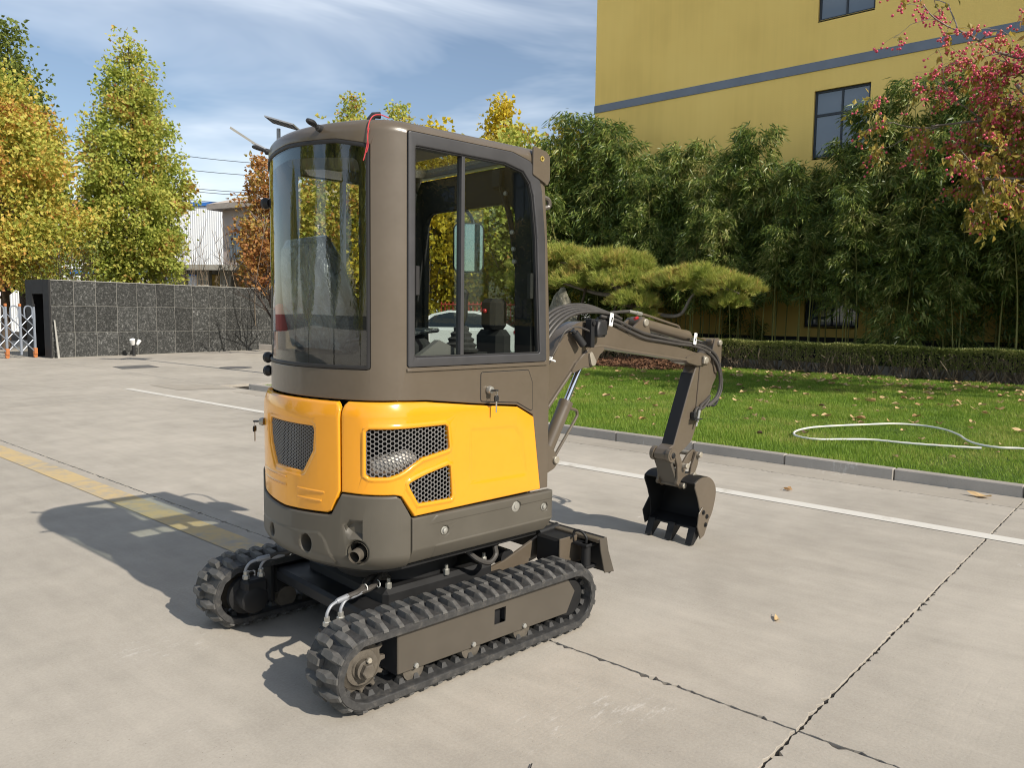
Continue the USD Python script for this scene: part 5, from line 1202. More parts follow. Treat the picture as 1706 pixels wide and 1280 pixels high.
obj('hydraulic_hose', tube(smooth_path([a0 + da * -.10 + nrm_ * .052, a0 + [-.22, -.01, .062], a0 + [-.32, -.015, .05], a0 + [-.42, -.01, .01]], 6), .0098, 8), M['hose'], ac)
obj('red_cap', cyl(a0 + [-.075, -.035, .022], a0 + [-.045, -.035, .030], .010, n=10), M['red_lens'], ac)

# arm (dipper)
armP = Polygon([(2.600, 1.385), (2.632, 1.392), (2.686, 1.395), (2.715, 1.385), (2.722, 1.365), (2.722, 1.235), (2.690, 1.12), (2.62, 1.03), (2.552, .975), (2.405, .685), (2.33, .640), (2.20, .585), (2.150, .575), (2.105, .59), (2.098, .625), (2.125, .655), (2.190, .682), (2.346, 1.044), (2.435, 1.215), (2.47, 1.262), (2.55, 1.268), (2.60, 1.30), (2.625, 1.34)])
ar = obj('arm', xz_prism(rounded(armP.buffer(0), .012).buffer(0), BY - .050, BY + .050, .006), M['brown'], ex, smooth=30)
obj('arm_cheek', xz_prism(rounded(Polygon([(2.465, 1.23), (2.53, 1.225), (2.61, 1.16), (2.635, 1.08), (2.60, 1.0), (2.50, .885), (2.455, .86), (2.43, .885), (2.44, .99)]), .02), BY - .058, BY - .049, .003), M['brown'], ar)
obj('arm_cheek', xz_prism(rounded(Polygon([(2.465, 1.23), (2.53, 1.225), (2.61, 1.16), (2.635, 1.08), (2.60, 1.0), (2.50, .885), (2.455, .86), (2.43, .885), (2.44, .99)]), .02), BY + .049, BY + .058, .003), M['brown'], ar)
for sg in (-1, 1):
    obj('lobe_plate', xz_prism(rounded(Polygon([(2.60, 1.29), (2.632, 1.392), (2.68, 1.397), (2.722, 1.37), (2.722, 1.22), (2.66, 1.12)]), .02), BY + sg * .050, BY + sg * .062, .003), M['brown'], ar)
obj('pin', cyl((2.683, BY - .08, 1.363), (2.683, BY + .08, 1.363), .02, n=18, b=.004), M['grease'], ar)
obj('wear_face', xform(cbox((-.20, BY - .046, -.004), (.33, BY + .046, .003), .001), rot([0, 1, 0], -math.atan2(.362, .156)), (2.2645, 0, .855)), M['black_steel'], ar)  # thin black plate added so the arm's rear face looks shaded
obj('pin_boss', cat_(revolve([(0, .047), (.028, .047), (.03, .04)], (2.140, BY - .050, .617), (0, -1, 0), 24), revolve([(0, .047), (.028, .047), (.03, .04)], (2.140, BY + .050, .617), (0, 1, 0), 24)), M['brown'], ar)
obj('pin', cyl((2.140, BY - .092, .617), (2.140, BY + .092, .617), .020, n=18, b=.004), M['black_steel'], ar)
# bucket cylinder on the far face of the arm and hose guide
obj('bucket_cylinder', cat_(cyl((2.60, BY + .02, 1.05), (2.44, BY + .02, .74), .034, n=20, b=.006), cyl((2.44, BY + .02, .74), (2.40, BY + .02, .66), .018, n=14)), M['brown'], ex)
obj('hose_clamp', cat_(cbox((2.372, BY - .085, .848), (2.402, BY - .052, .892), .004), cbox((2.36, BY - .10, .838), (2.45, BY - .056, .845), .001)), M['black_plastic'], ar)
obj('fitting', cat_(cyl((2.425, BY - .075, .82), (2.445, BY - .075, .90), .0105, n=10), cyl((2.412, BY - .075, .79), (2.42, BY - .075, .815), .008, n=10)), M['zinc'], ar)
# bucket linkage
lk = obj('bucket_link', None or cat_(xz_prism(rounded(Polygon([(2.415, .625), (2.44, .60), (2.425, .57), (2.36, .545), (2.31, .50), (2.29, .45), (2.30, .42), (2.275, .405), (2.245, .42), (2.243, .47), (2.27, .545), (2.33, .60), (2.385, .63)]), .015), BY - .072, BY - .054, .003),
         xz_prism(rounded(Polygon([(2.415, .625), (2.44, .60), (2.425, .57), (2.36, .545), (2.31, .50), (2.29, .45), (2.30, .42), (2.275, .405), (2.245, .42), (2.243, .47), (2.27, .545), (2.33, .60), (2.385, .63)]), .015), BY + .054, BY + .072, .003)), M['brown'], ex)
for yy in (-.095, .075):
    obj('side_link', xz_prism(rounded(Polygon([(2.395, .62), (2.44, .61), (2.42, .52), (2.385, .46), (2.36, .435), (2.325, .455), (2.345, .52), (2.375, .57)]), .015), BY + yy, BY + yy + .02, .003), M['brown'], lk)
for x_, z_ in ((2.418, .595), (2.262, .535), (2.352, .462)):
    obj('pin', cat_(cyl((x_, BY - .11, z_), (x_, BY + .11, z_), .017, n=16, b=.003), cyl((x_, BY - .122, z_), (x_, BY - .108, z_), .022, n=6, b=.003)), M['grease'], lk)

# bucket
yb0, yb1 = -.235, .170
sidep = smooth_path([(2.236, .430), (2.275, .452), (2.335, .462), (2.40, .452), (2.455, .415), (2.485, .355), (2.474, .277), (2.435, .185), (2.36, .112)], 4)
front_ = [(2.300, .112), (2.312, .17), (2.305, .235), (2.270, .33), (2.232, .405)]
spP = Polygon(np.vstack([sidep, front_])).buffer(0)
shellc = LineString(sidep); shp = shellc.buffer(.007, cap_style=2).intersection(spP.buffer(.004))
bk_ = obj('bucket', xz_prism(shp.buffer(0), yb0 + .001, yb1 - .001, .002), M['black_steel'], ex, smooth=35)
obj('side_plate', xz_prism(spP.buffer(.002), yb0 - .009, yb0 + .0005, .002), M['brown'], bk_)
obj('side_plate', xz_prism(spP.buffer(.002), yb1 - .0005, yb1 + .009, .002), M['black_steel'], bk_)
obj('lip', hull([(x_, y_, z_) for y_ in (yb0, yb1) for x_, z_ in ((2.37, .118), (2.35, .103), (2.285, .104), (2.285, .114), (2.41, .160))]), M['black_steel'], bk_, smooth=False)
for yy, m_ in ((yb0 - .018, M['brown']), (yb1 + .009, M['black_steel'])):
    cut = Polygon([(2.275, .225), (2.315, .262), (2.385, .215), (2.40, .16), (2.345, .062), (2.30, .045), (2.262, .135)]) if yy < 0 else Polygon([(2.232, .175), (2.315, .275), (2.385, .215), (2.40, .16), (2.345, .10), (2.262, .078)])
    obj('side_cutter', xz_prism(cut, yy, yy + .009, .002), m_, bk_, smooth=False)
    for x_, z_ in ((2.325, .225), (2.368, .19), (2.355, .135)):
        obj('bolt', revolve([(0, .016), (.004, .016), (.005, .009), (.010, .009)], (x_, yy if yy < 0 else yy + .009, z_), (0, -1 if yy < 0 else 1, 0), 14), M['black_steel'], bk_)
for yy in (yb0 + .035, (yb0 + yb1) / 2, yb1 - .035):
    obj('tooth', hull([(x_, yy + w, z_) for w in (-.028, .028) for x_, z_ in ((2.36, .130), (2.375, .110), (2.28, .122))] + [(x_, yy + w, z_) for w in (-.024, .024) for x_, z_ in ((2.262, .004), (2.232, .010), (2.325, .070))]), M['black_steel'], bk_, smooth=False)
for yy in (BY - .085, BY + .065):
    obj('ear', xz_prism(rounded(Polygon([(2.165, .60), (2.19, .55), (2.20, .45), (2.185, .42), (2.245, .375), (2.30, .395), (2.42, .445), (2.40, .47), (2.36, .49), (2.33, .47), (2.28, .475), (2.25, .56), (2.20, .645), (2.13, .66), (2.10, .62), (2.12, .585)]), .012), BY - .085 if yy < BY else BY + .065, (BY - .085 if yy < BY else BY + .065) + .020, .003), M['brown'], bk_)
for x_, z_ in ((2.235, .405), (2.345, .44)):
    obj('pin', cat_(cyl((x_, BY - .11, z_), (x_, BY + .11, z_), .018, n=16, b=.003)), M['dusty_steel'], bk_)
    obj('pin_cap', cyl((x_, BY - .122, z_), (x_, BY - .111, z_), .021, n=6, b=.003), M['grease'], bk_)
obj('ear_web', hull([(x_, BY + y_, z_) for y_ in (-.0645, .0645) for x_, z_ in ((2.125, .585), (2.145, .56), (2.20, .46), (2.225, .40), (2.215, .45), (2.165, .56))]), M['brown_low'], bk_, smooth=False)

# hoses along the boom and down the arm
def hz(name, pts, r_, n=8, parent=boom, m=None):
    return obj(name, tube(smooth_path(pts, 7), r_, n), m or M['hose'], parent)
for k in range(5):
    o = .018 * k; y_ = BY - .045 + .022 * k
    hz('hydraulic_hose', [(.62, y_ - .02, 1.00 + .01 * k), (.74, y_ - .03, 1.17 + o), (.86, y_ - .03, 1.33 + o), (1.0, y_ - .02, 1.475 + o * .8), (1.16, y_ - .005, 1.548 + o * .6), (1.35, y_, 1.565 + .010 * k), (1.50, y_ - .01, 1.552 + .006 * k), (1.60, y_, 1.525)], .0105)
for k, (yo_, dz) in enumerate(((-.068, 0), (-.070, .026), (-.046, .012))):
    hz('hydraulic_hose', [(1.40, BY + yo_ + .02, 1.515 + dz), (1.52, BY + yo_, 1.492 + dz), (1.68, BY + yo_, 1.442 + dz * 1.1), (1.82, BY + yo_, 1.405 + dz * 1.1), (2.0, BY + yo_, 1.383 + dz * .9), (2.20, BY + yo_, 1.360 + dz * .7), (2.36, BY + yo_ - .004, 1.345 + dz * .6), (2.52, BY + yo_ - .006, 1.302 + dz), (2.65, BY + yo_ - .006, 1.215 + dz * 1.4), (2.70 + dz * .6, BY + yo_ - .006, 1.08), (2.66 + dz * .9, BY + yo_ - .004, .98), (2.55 + dz * .8, BY + yo_, .92)][:12 if k < 2 else 9], .0098)
hz('hydraulic_hose', [(2.58, BY - .066, .965), (2.50, BY - .066, .91), (2.43, BY - .066, .885 + .03), (2.395, BY - .068, .872)], .0095, parent=ar)
hz('hydraulic_hose', [(2.60, BY - .058, .99), (2.53, BY - .066, .955), (2.47, BY - .072, .93), (2.445, BY - .075, .895)], .0095, parent=ar)
hz('steel_pipe', [(2.735, BY - .05, 1.03), (2.72, BY - .05, .965), (2.69, BY - .05, .925), (2.655, BY - .045, .915), (2.60, BY - .03, .945)], .008, parent=ar, m=M['black_steel'])
obj('fitting', cyl((2.755, BY - .05, 1.10), (2.737, BY - .05, 1.03), .012, n=10), M['zinc'], ar)
for x_, z_, tl in ((1.455, 1.50, .1), (2.345, 1.375, .2)):
    obj('hose_bracket', xform(cbox((-.017, -.004, -.040), (.017, .004, .040), .004), rot([0, 1, 0], .15), (x_, BY - .088, z_ + .02)), M['white_label'], boom)
    obj('bracket_mark', xform(cbox((-.005, -.0046, -.014), (.005, -.004, .014), .0), rot([0, 1, 0], .3), (x_, BY - .0895, z_ + .02)), M['black_plastic'], boom)
for p in ((.70, BY - .085, 1.10), (.66, BY - .09, .985), (.92, BY - .08, 1.30)):
    obj('cable_tie', cat_(tube([np.array(p) + [.035 * math.cos(q), .02 * math.sin(q) , .0 + .01 * math.cos(q)] for q in np.linspace(0, 6.28, 14)], .004, 5), tube([np.array(p) + [0, -.02, 0], np.array(p) + [.035, -.03, -.012]], .005, 5)), M['white_label'], boom)
# work lamp on the boom
wl = obj('work_lamp', xform(prism(rounded(sbox(-.055, -.052, .055, .052), .02), -.03, .035, .014), rot([0, 0, 1], .25) @ np.array([[1.0, 0, 0], [0, 0, 1], [0, 1, 0]]), (1.315, BY - .115, 1.470)), M['black_plastic'], ex, smooth=45)
obj('lamp_bracket', cat_(cbox((1.235, BY - .125, 1.36), (1.268, BY - .075, 1.525), .004), cyl((1.25, BY - .135, 1.50), (1.25, BY - .12, 1.50), .012, n=12)), M['black_steel'], wl)
obj('lamp_plug', cat_(cyl((1.13, BY - .09, 1.445), (1.19, BY - .105, 1.375), .022, n=12), cyl((1.115, BY - .085, 1.46), (1.13, BY - .09, 1.445), .014, n=10)), M['black_plastic'], wl)
obj('lamp_cable', tube(smooth_path([(1.02, BY - .075, 1.395), (1.06, BY - .085, 1.455), (1.14, BY - .095, 1.478), (1.22, BY - .105, 1.46), (1.262, BY - .11, 1.44)], 6), .006, 6), M['hose'], wl)
obj('bracket_bolt', hull([(1.265, BY - .085, 1.375), (1.295, BY - .085, 1.38), (1.29, BY - .085, 1.43), (1.275, BY - .085, 1.43), (1.265, BY - .07, 1.375), (1.295, BY - .07, 1.38), (1.28, BY - .07, 1.43)]), M['grease'], wl)

# ================================================================== vegetation and the far yard
def leaf_cloud(C, N, L, Wd, r, shape='diamond', droop=0.0, jitter=0.3):
    """Leaves at the points C, facing roughly N (n x 3 directions of growth)."""
    n = len(C); d = N + r.normal(0, jitter, (n, 3)); d[:, 2] -= droop; d /= np.linalg.norm(d, axis=1, keepdims=True) + 1e-9
    w = np.cross(d, r.normal(0, 1, (n, 3))); w /= np.linalg.norm(w, axis=1, keepdims=True) + 1e-9; u = np.cross(d, w)
    l = (L * r.uniform(0.65, 1.25, n))[:, None]; h = (Wd * r.uniform(0.75, 1.2, n))[:, None] / 2
    if shape == 'diamond':
        V = np.stack([C, C + d * l * .45 + w * h + u * h * .35, C + d * l - u * l * .08, C + d * l * .45 - w * h + u * h * .35], 1).reshape(-1, 3)
        k = np.arange(n)[:, None] * 4; F = np.vstack([k + [0, 1, 2], k + [0, 2, 3]])
    elif shape == 'lobed':
        V = np.stack([C, C + d * l * .25 + w * h * 1.0 + u * h * .3, C + d * l * .62 + w * h * .55, C + d * l - u * l * .15, C + d * l * .62 - w * h * .55, C + d * l * .25 - w * h * 1.0 + u * h * .3], 1).reshape(-1, 3)
        k = np.arange(n)[:, None] * 6; F = np.vstack([k + [0, 1, 2], k + [0, 2, 3], k + [0, 3, 4], k + [0, 4, 5]])
    elif shape == 'blade':
        V = np.stack([C, C + d * l * .3 + w * h, C + d * l - np.array([0, 0, 1.0]) * l * .15, C + d * l * .3 - w * h], 1).reshape(-1, 3)
        k = np.arange(n)[:, None] * 4; F = np.vstack([k + [0, 1, 2], k + [0, 2, 3]])
    elif shape == 'needle':
        V = np.stack([C - w * h, C + w * h, C + d * l], 1).reshape(-1, 3)
        k = np.arange(n)[:, None] * 3; F = k + [[0, 1, 2]]; F = F.reshape(-1, 3)
    return T(V, F)

def tree_shape(seed, H, prof, trunk_r, n_cl, per, leaf, clr=0.42, first=0.18, limb_up=0.9, shape='lobed', limbs=26, stems=1):
    """(wood, foliage) of a tree: prof is a list of (height share, radius)."""
    r = np.random.default_rng(seed); hh = np.array(prof)
    rad = lambda t: np.interp(t, hh[:, 0], hh[:, 1])
    wood = []
    bend = lambda t: np.array([0.25 * math.sin(2.1 * t + seed), 0.25 * math.cos(1.7 * t + seed), 0]) * t
    tt = np.linspace(0, .96, 14); tp = np.array([bend(t) + [0, 0, H * t] for t in tt]); tp -= tp[0] * [1, 1, 0]
    wood.append(tube(tp, np.maximum(trunk_r * (1 - tt) ** .8, .015), 9))
    t = first + (1 - first) * r.random(n_cl * 4) ** .92
    wgt = rad(t) ** 1.6 + .03; pick = r.choice(len(t), n_cl, replace=False, p=wgt / wgt.sum()); t = t[pick]
    a = r.uniform(0, 2 * np.pi, n_cl); lump = 1 + .16 * np.sin(3 * a + 5 * t * 3 + seed) + r.normal(0, .09, n_cl)
    rr = rad(t) * lump * np.sqrt(r.uniform(.12, 1, n_cl))
    C = np.stack([rr * np.cos(a), rr * np.sin(a), H * t], 1) + np.array([bend(q) for q in t])
    for k in range(limbs):
        i = r.integers(n_cl); c = C[i]; z0 = max(c[2] - limb_up * np.hypot(c[0], c[1]) * r.uniform(.6, 1.2), H * first * .7); tz = z0 / H
        b0 = np.array([np.interp(tz, tt, tp[:, q]) for q in range(3)]); mid = (b0 + c) / 2 + [0, 0, -.12 * np.hypot(c[0], c[1])]
        p = smooth_path([b0, mid, c], 6); wood.append(tube(p, np.linspace(trunk_r * .38 * (1 - tz * .6), .012, len(p)), 6))
    P = np.repeat(C, per, 0) + np.clip(r.normal(0, 1, (n_cl * per, 3)), -1.7, 1.7) * clr * np.array([1, 1, .8]) * np.repeat(r.uniform(.6, 1.25, n_cl), per)[:, None]
    out = P - np.array([0, 0, 1.0]) * P[:, 2:3]; out /= np.linalg.norm(out, axis=1, keepdims=True) + 1e-6
    N = out * .6 + r.normal(0, .5, P.shape) + [0, 0, .15]
    return cat_(wood), leaf_cloud(P, N, leaf, leaf * .95, r, shape, droop=.25)

def tree(name, label, xy, shape, wood_m, leaf_m, rz=0.0, sc=1.0, group=None):
    t = thing(name, label, 'tree', (*xy, 0), rz, sc, group)
    obj('trunk', shape[0], wood_m, t, smooth=True); obj('crown', shape[1], leaf_m, t, smooth=False)
    return t

cone = [(0.0, .3), (.14, .6), (.2, 1.25), (.32, 1.8), (.5, 1.85), (.68, 1.4), (.84, .8), (.95, .45), (1, .1)]
broad = [(0, .3), (.13, .6), (.2, 1.4), (.35, 2.5), (.55, 2.6), (.75, 1.9), (.9, 1.0), (1, .2)]
colm = [(0, .2), (.1, .3), (.22, .7), (.45, 1.05), (.7, .85), (.9, .45), (1, .1)]
tA = tree_shape(1, 12.3, cone, .17, 460, 80, .14, clr=.30, shape='lobed', first=.12)
tree('plane_tree', 'tall conical plane tree with mostly green leaves behind the black wall', at_px(222, 35.5), tA, M['bark'], M['leaf_green'])
tB = tree_shape(2, 10.1, broad, .16, 480, 76, .138, clr=.33, shape='lobed', first=.24)
tree('plane_tree', 'broad plane tree turning orange and yellow behind the folding gate', at_px(8, 33.5), tB, M['bark'], M['leaf_orange'])
tC = tree_shape(3, 14.6, cone, .2, 330, 60, .18, clr=.40, shape='lobed')
tree('plane_tree', 'tall dark green tree rising behind the orange plane tree at far left', at_px(40, 44), tC, M['bark'], M['leaf_dark'])
tD = tree_shape(4, 7.9, colm, .08, 150, 40, .15, clr=.22, first=.2, limb_up=1.3)
tree('plane_tree', 'slender rust brown tree at the left edge of the cab', at_px(449, 33), tD, M['bark_pale'], M['leaf_rust'])
tree('plane_tree', 'rust and gold tree seen through the rear window of the cab', at_px(552, 36), tree_shape(14, 9.6, broad, .14, 300, 40, .19, clr=.38), M['bark_pale'], M['leaf_orange'], rz=2)
tall = tree_shape(5, 16.0, [(0, .3), (.1, .6), (.2, 1.6), (.5, 1.9), (.75, 1.2), (.92, .65), (1, .2)], .2, 260, 40, .22, clr=.34)
for px, D, lab in ((583, 46, 'tall green tree whose twin tip shows above the cab roof'), (668, 49.5, 'tall green tree whose tip barely shows above the cab roof, behind its neighbour')):
    tree('poplar_tree', lab, at_px(px, D), tall, M['bark'], M['leaf_green'], rz=px, sc=.865 if px < 600 else .90)
ye = tree_shape(6, 13.2, [(0, .3), (.12, .8), (.3, 1.7), (.6, 1.6), (.85, .95), (.96, .55), (1, .15)], .15, 260, 40, .22, clr=.33)
tree('ginkgo_tree', 'bright yellow ginkgo rising above the cab roof', at_px(832, 43), ye, M['bark'], M['leaf_yellow'])
tree('ginkgo_tree', 'yellow green ginkgo between the cab and the ochre building', at_px(948, 40), tree_shape(16, 11.2, [(0, .3), (.12, .8), (.3, 2.1), (.6, 1.9), (.85, 1.1), (.96, .5), (1, .15)], .15, 260, 40, .22, clr=.35), M['bark'], M['leaf_yellow'])
wn = tree_shape(7, 8.8, broad, .12, 340, 44, .18, clr=.38, first=.14)
for k, (px, D, lab) in enumerate(((712, 31, 'yellow green tree seen through the left part of the side window'), (792, 34, 'yellow green tree seen through the middle of the side window'), (868, 31, 'yellow green tree seen through the right part of the side window'), (622, 39, 'yellow green tree hidden behind the cab pillar'))):
    tree('plane_tree', lab, at_px(px, D), wn, M['bark_pale'], M['leaf_green'] if k else M['leaf_yellow'], rz=k * 1.7)

# bare shrubs and saplings over the black wall
def twiggy(seed, H, n, spread):
    r = np.random.default_rng(seed); ms = []
    for k in range(n):
        a, s_ = r.uniform(0, 6.28), r.uniform(.1, 1) * spread; top = np.array([math.cos(a) * s_, math.sin(a) * s_, H * r.uniform(.6, 1)]); base = top * [.15, .15, 0]
        p = smooth_path([base, (base + top) / 2 + r.normal(0, .12, 3), top], 5); ms.append(tube(p, np.linspace(.022, .006, len(p)), 5))
        for q in range(5):
            i = r.integers(3, len(p)); b = p[i]; e = b + r.normal(0, .35, 3) + [0, 0, .4]; ms.append(tube([b, (b + e) / 2 + r.normal(0, .05, 3), e], [.009, .007, .004], 4))
    return cat_(ms)
w1 = twiggy(1, 4.6, 13, 1.5)
nm = ['left of the beige house', 'in front of the beige house corner', 'below the beige house window', 'beside the slender rust tree']
first_sh = None
for k, (px, D) in enumerate(((300, 36), (345, 34), (392, 35), (425, 32.5))):
    lab = 'bare twiggy shrub over the black wall ' + nm[k]
    if first_sh is None:
        first_sh = thing('bare_shrub', lab, 'shrub', (*at_px(px, D), 0), k, 1.0, 'bare shrubs behind the black wall'); obj('stems', w1, M['twig'], first_sh, smooth=True)
    else:
        dup(first_sh, lab, 'shrub', (*at_px(px, D), 0), k * 1.3, .85 + .1 * k, 'bare shrubs behind the black wall')
ev = thing('dark_shrub', 'dark leafy twiggy shrub over the wall between the two large plane trees', 'shrub', (*at_px(118, 31.5), 0))
obj('stems', twiggy(9, 3.9, 26, 1.5), M['bark_dark'], ev, smooth=True)
r = np.random.default_rng(77); C = np.c_[r.normal(0, .75, 900), r.normal(0, .6, 900), r.uniform(2.0, 3.9, 900)]
obj('leaves', leaf_cloud(C, r.normal(0, 1, C.shape), .10, .07, r), M['leaf_dark'], ev, smooth=False)

# the bare two stemmed tree whose shadow falls on the black wall (it stands behind the cab)
def bare_tree(seed):
    r = np.random.default_rng(seed); ms = []
    def grow(p, d, L, rad, lev):
        k = 6; pts = [np.array(p, float)]; d = np.array(d, float)
        for i in range(k):
            d = d + r.normal(0, .07, 3); d /= np.linalg.norm(d); pts.append(pts[-1] + d * L / k)
        ms.append(tube(pts, np.linspace(rad, rad * .55, k + 1), 7 if lev < 2 else 5))
        if lev < 4:
            for q in range(3 if lev < 3 else 2):
                i = r.integers(2, k + 1); nd = d + r.normal(0, .45, 3); nd[2] = abs(nd[2]) * .8 + .15; nd /= np.linalg.norm(nd)
                grow(pts[i], nd, L * r.uniform(.5, .75), rad * .5, lev + 1)
    grow((-.15, 0, 0), (-.22, 0, 1), 2.3, .085, 0); grow((.12, 0, 0), (.25, .05, 1), 2.2, .095, 0)
    return cat_(ms)
st = np.array([15.40, 24.25])
bt = thing('bare_tree', 'dark bare two stemmed tree beside the cab, its shadow on the black wall', 'tree', (*st, 0))
obj('trunk', bare_tree(4), M['bark_dark'], bt, smooth=True)

# far hedge line / dark tree belt beyond the car park
# white parked car beyond the lawn
def make_car(xy, rz):
    c = thing('parked_car', 'white parked hatchback seen through the cab side window', 'car', (*xy, 0), rz)
    W2 = .90
    prof = [(-2.25, .45), (-2.28, .75), (-2.20, 1.02), (-1.85, 1.10), (-1.2, 1.45), (-.6, 1.60), (.3, 1.62), (.9, 1.5), (1.5, 1.12), (2.2, .95), (2.32, .70), (2.30, .40), (2.0, .30), (-2.0, .30)]
    lower = Polygon([(-2.25, .45), (-2.28, .75), (-2.20, 1.02), (-1.85, 1.06), (1.5, 1.06), (2.2, .95), (2.32, .70), (2.30, .40), (2.0, .30), (-2.0, .30)])
    wheels = unary_union([Point(x, .33).buffer(.38) for x in (-1.40, 1.42)])
    obj('body', xz_prism(rounded(lower.difference(wheels), .04), -W2, W2, .06), M['car_white'], c, smooth=40)
    roof = [(-1.95, 1.06, .84), (-1.15, 1.46, .66), (-.6, 1.60, .62), (.3, 1.62, .62), (.85, 1.50, .66), (1.52, 1.06, .82)]
    V = [(x, -w, z) for x, z, w in roof] + [(x, w, z) for x, z, w in roof]
    k = len(roof); F = [(i, i + 1, k + i + 1) for i in range(k - 1)] + [(i, k + i + 1, k + i) for i in range(k - 1)]
    obj('cabin', cat_(T(V, F), T([V[i] for i in range(k)], [(0, i, i + 1) for i in range(1, k - 1)]), T([V[k + i] for i in range(k)], [(0, i + 1, i) for i in range(1, k - 1)])), M['car_white'], c, smooth=False)
    lift = lambda p, o: np.array(p) + o
    def quad(nm_, a, b, o):
        (x0, z0, w0), (x1, z1, w1) = a, b; n_ = np.array([-(z1 - z0), 0, x1 - x0]); n_ = n_ / np.linalg.norm(n_) * (.006 if n_[2] > 0 else -.006)
        obj(nm_, T([lift((x0, -w0, z0), n_), lift((x0, w0, z0), n_), lift((x1, w1, z1), n_), lift((x1, -w1, z1), n_)], [(0, 1, 2), (0, 2, 3)]), M['car_glass'], c, smooth=False)
    quad('rear_window', (-1.85, 1.11, .74), (-1.18, 1.445, .60), 0); quad('windscreen', (.88, 1.48, .60), (1.46, 1.10, .76), 0)
    for sg in (-1, 1):
        sw = [(-1.55, 1.10), (-1.05, 1.43), (-.55, 1.54), (.28, 1.55), (.75, 1.45), (1.2, 1.10)]
        wd = lambda z: np.interp(z, [1.06, 1.46, 1.62], [.835, .665, .622]) + .012
        obj('side_glass', T([(x, sg * wd(z), z) for x, z in sw], [(0, i, i + 1) for i in range(1, 5)]), M['car_glass'], c, smooth=False)
        obj('tail_light', hull([(-2.29, sg * .86, .80), (-2.29, sg * .86, .98), (-2.29, sg * .42, .86), (-2.28, sg * .42, .98), (-1.90, sg * .912, .93), (-1.90, sg * .912, 1.02), (-2.2, sg * .912, .82), (-2.22, sg * .912, .98)]), M['red_lens'], c, smooth=False)
        for x in (-1.40, 1.42):
            w_ = obj('wheel', revolve([(0, .20), (0, .30), (.03, .33), (.19, .33), (.22, .30), (.22, .2)], (x, sg * .68, .33), (0, sg, 0), 24), M['rubber'], c)
            obj('rim', revolve([(0, .21), (.02, .20), (.01, .05), (.03, .04)], (x, sg * .895, .33), (0, sg, 0), 20), M['steel_grey'], w_)
    obj('bumper', cbox((-2.31, -.84, .42), (-2.1, .84, .55), .03), M['black_plastic'], c)
    return c
cx_, cy_ = at_px(772, 25.5)
make_car((cx_, cy_), math.radians(118))
fa, fb = at_px(735, 29.3), at_px(880, 27.2); fd = fb - fa; fl = np.linalg.norm(fd); fd /= fl
rf = thing('red_fence', 'red railing fence beyond the white car, seen through the cab', 'fence', (0, 0, 0))
for z_ in (.9, 1.85):
    obj('rail', tube([(*fa, z_), (*fb, z_)], .03, 6), M['red_paint'], rf)
for k in range(22):
    p = fa + fd * fl * k / 21; obj('bar', tube([(*p, .05), (*p, 1.95)], .018, 6), M['red_paint'], rf)

# ------------------------------------------------------------------ hedge
r = np.random.default_rng(31)
hg_ = thing('clipped_hedge', 'low clipped green hedge between the lawn and the bamboo', 'hedge', (0, 0, 0))
HX0, HX1, HY0, HY1, HZ = 20.75, 21.7, -6.0, 15.2, .86
n = 52000; side_ = r.random(n); x, y, z = r.uniform(HX0, HX1, n), r.uniform(HY0, HY1, n), HZ - np.abs(r.normal(0, .06, n))
f = side_ < .5
x[f] = HX0 + np.abs(r.normal(0, .07, f.sum())); z[f] = HZ - .50 * r.random(f.sum()) ** 1.7
z += .05 * (meshkit.noise(np.stack([y * 1.3, x * 0, x * 0], -1)) - .5) + .03 * (meshkit.noise(np.stack([y * 4, x * 0, x * 0 + 3], -1)) - .5)
x += .10 * (meshkit.noise(np.stack([y * 1.1, z * 2, x * 0 + 7], -1)) - .5)
C = np.stack([x, y, z], 1); N = np.where(f[:, None], [-.9, -.1, .5], [0, 0, 1.0]) + r.normal(0, .5, (n, 3))
obj('foliage', leaf_cloud(C, N, .048, .032, r), M['leaf_hedge'], hg_, smooth=False, kind='stuff')
ms = []
for k in range(420):
    y0 = r.uniform(HY0, HY1); x0 = r.uniform(HX0 + .15, HX1 - .2); p = np.array([x0, y0, 0.03])
    for q in range(3):
        e = p + [r.normal(-.08, .16), r.normal(0, .30), r.uniform(.5, .74)]; ms.append(tube(smooth_path([p, (p + e) / 2 + r.normal(0, .05, 3), e], 4), np.linspace(.016, .007, 9), 5))
obj('stems', cat_(ms), M['twig'], hg_, smooth=True, kind='stuff')

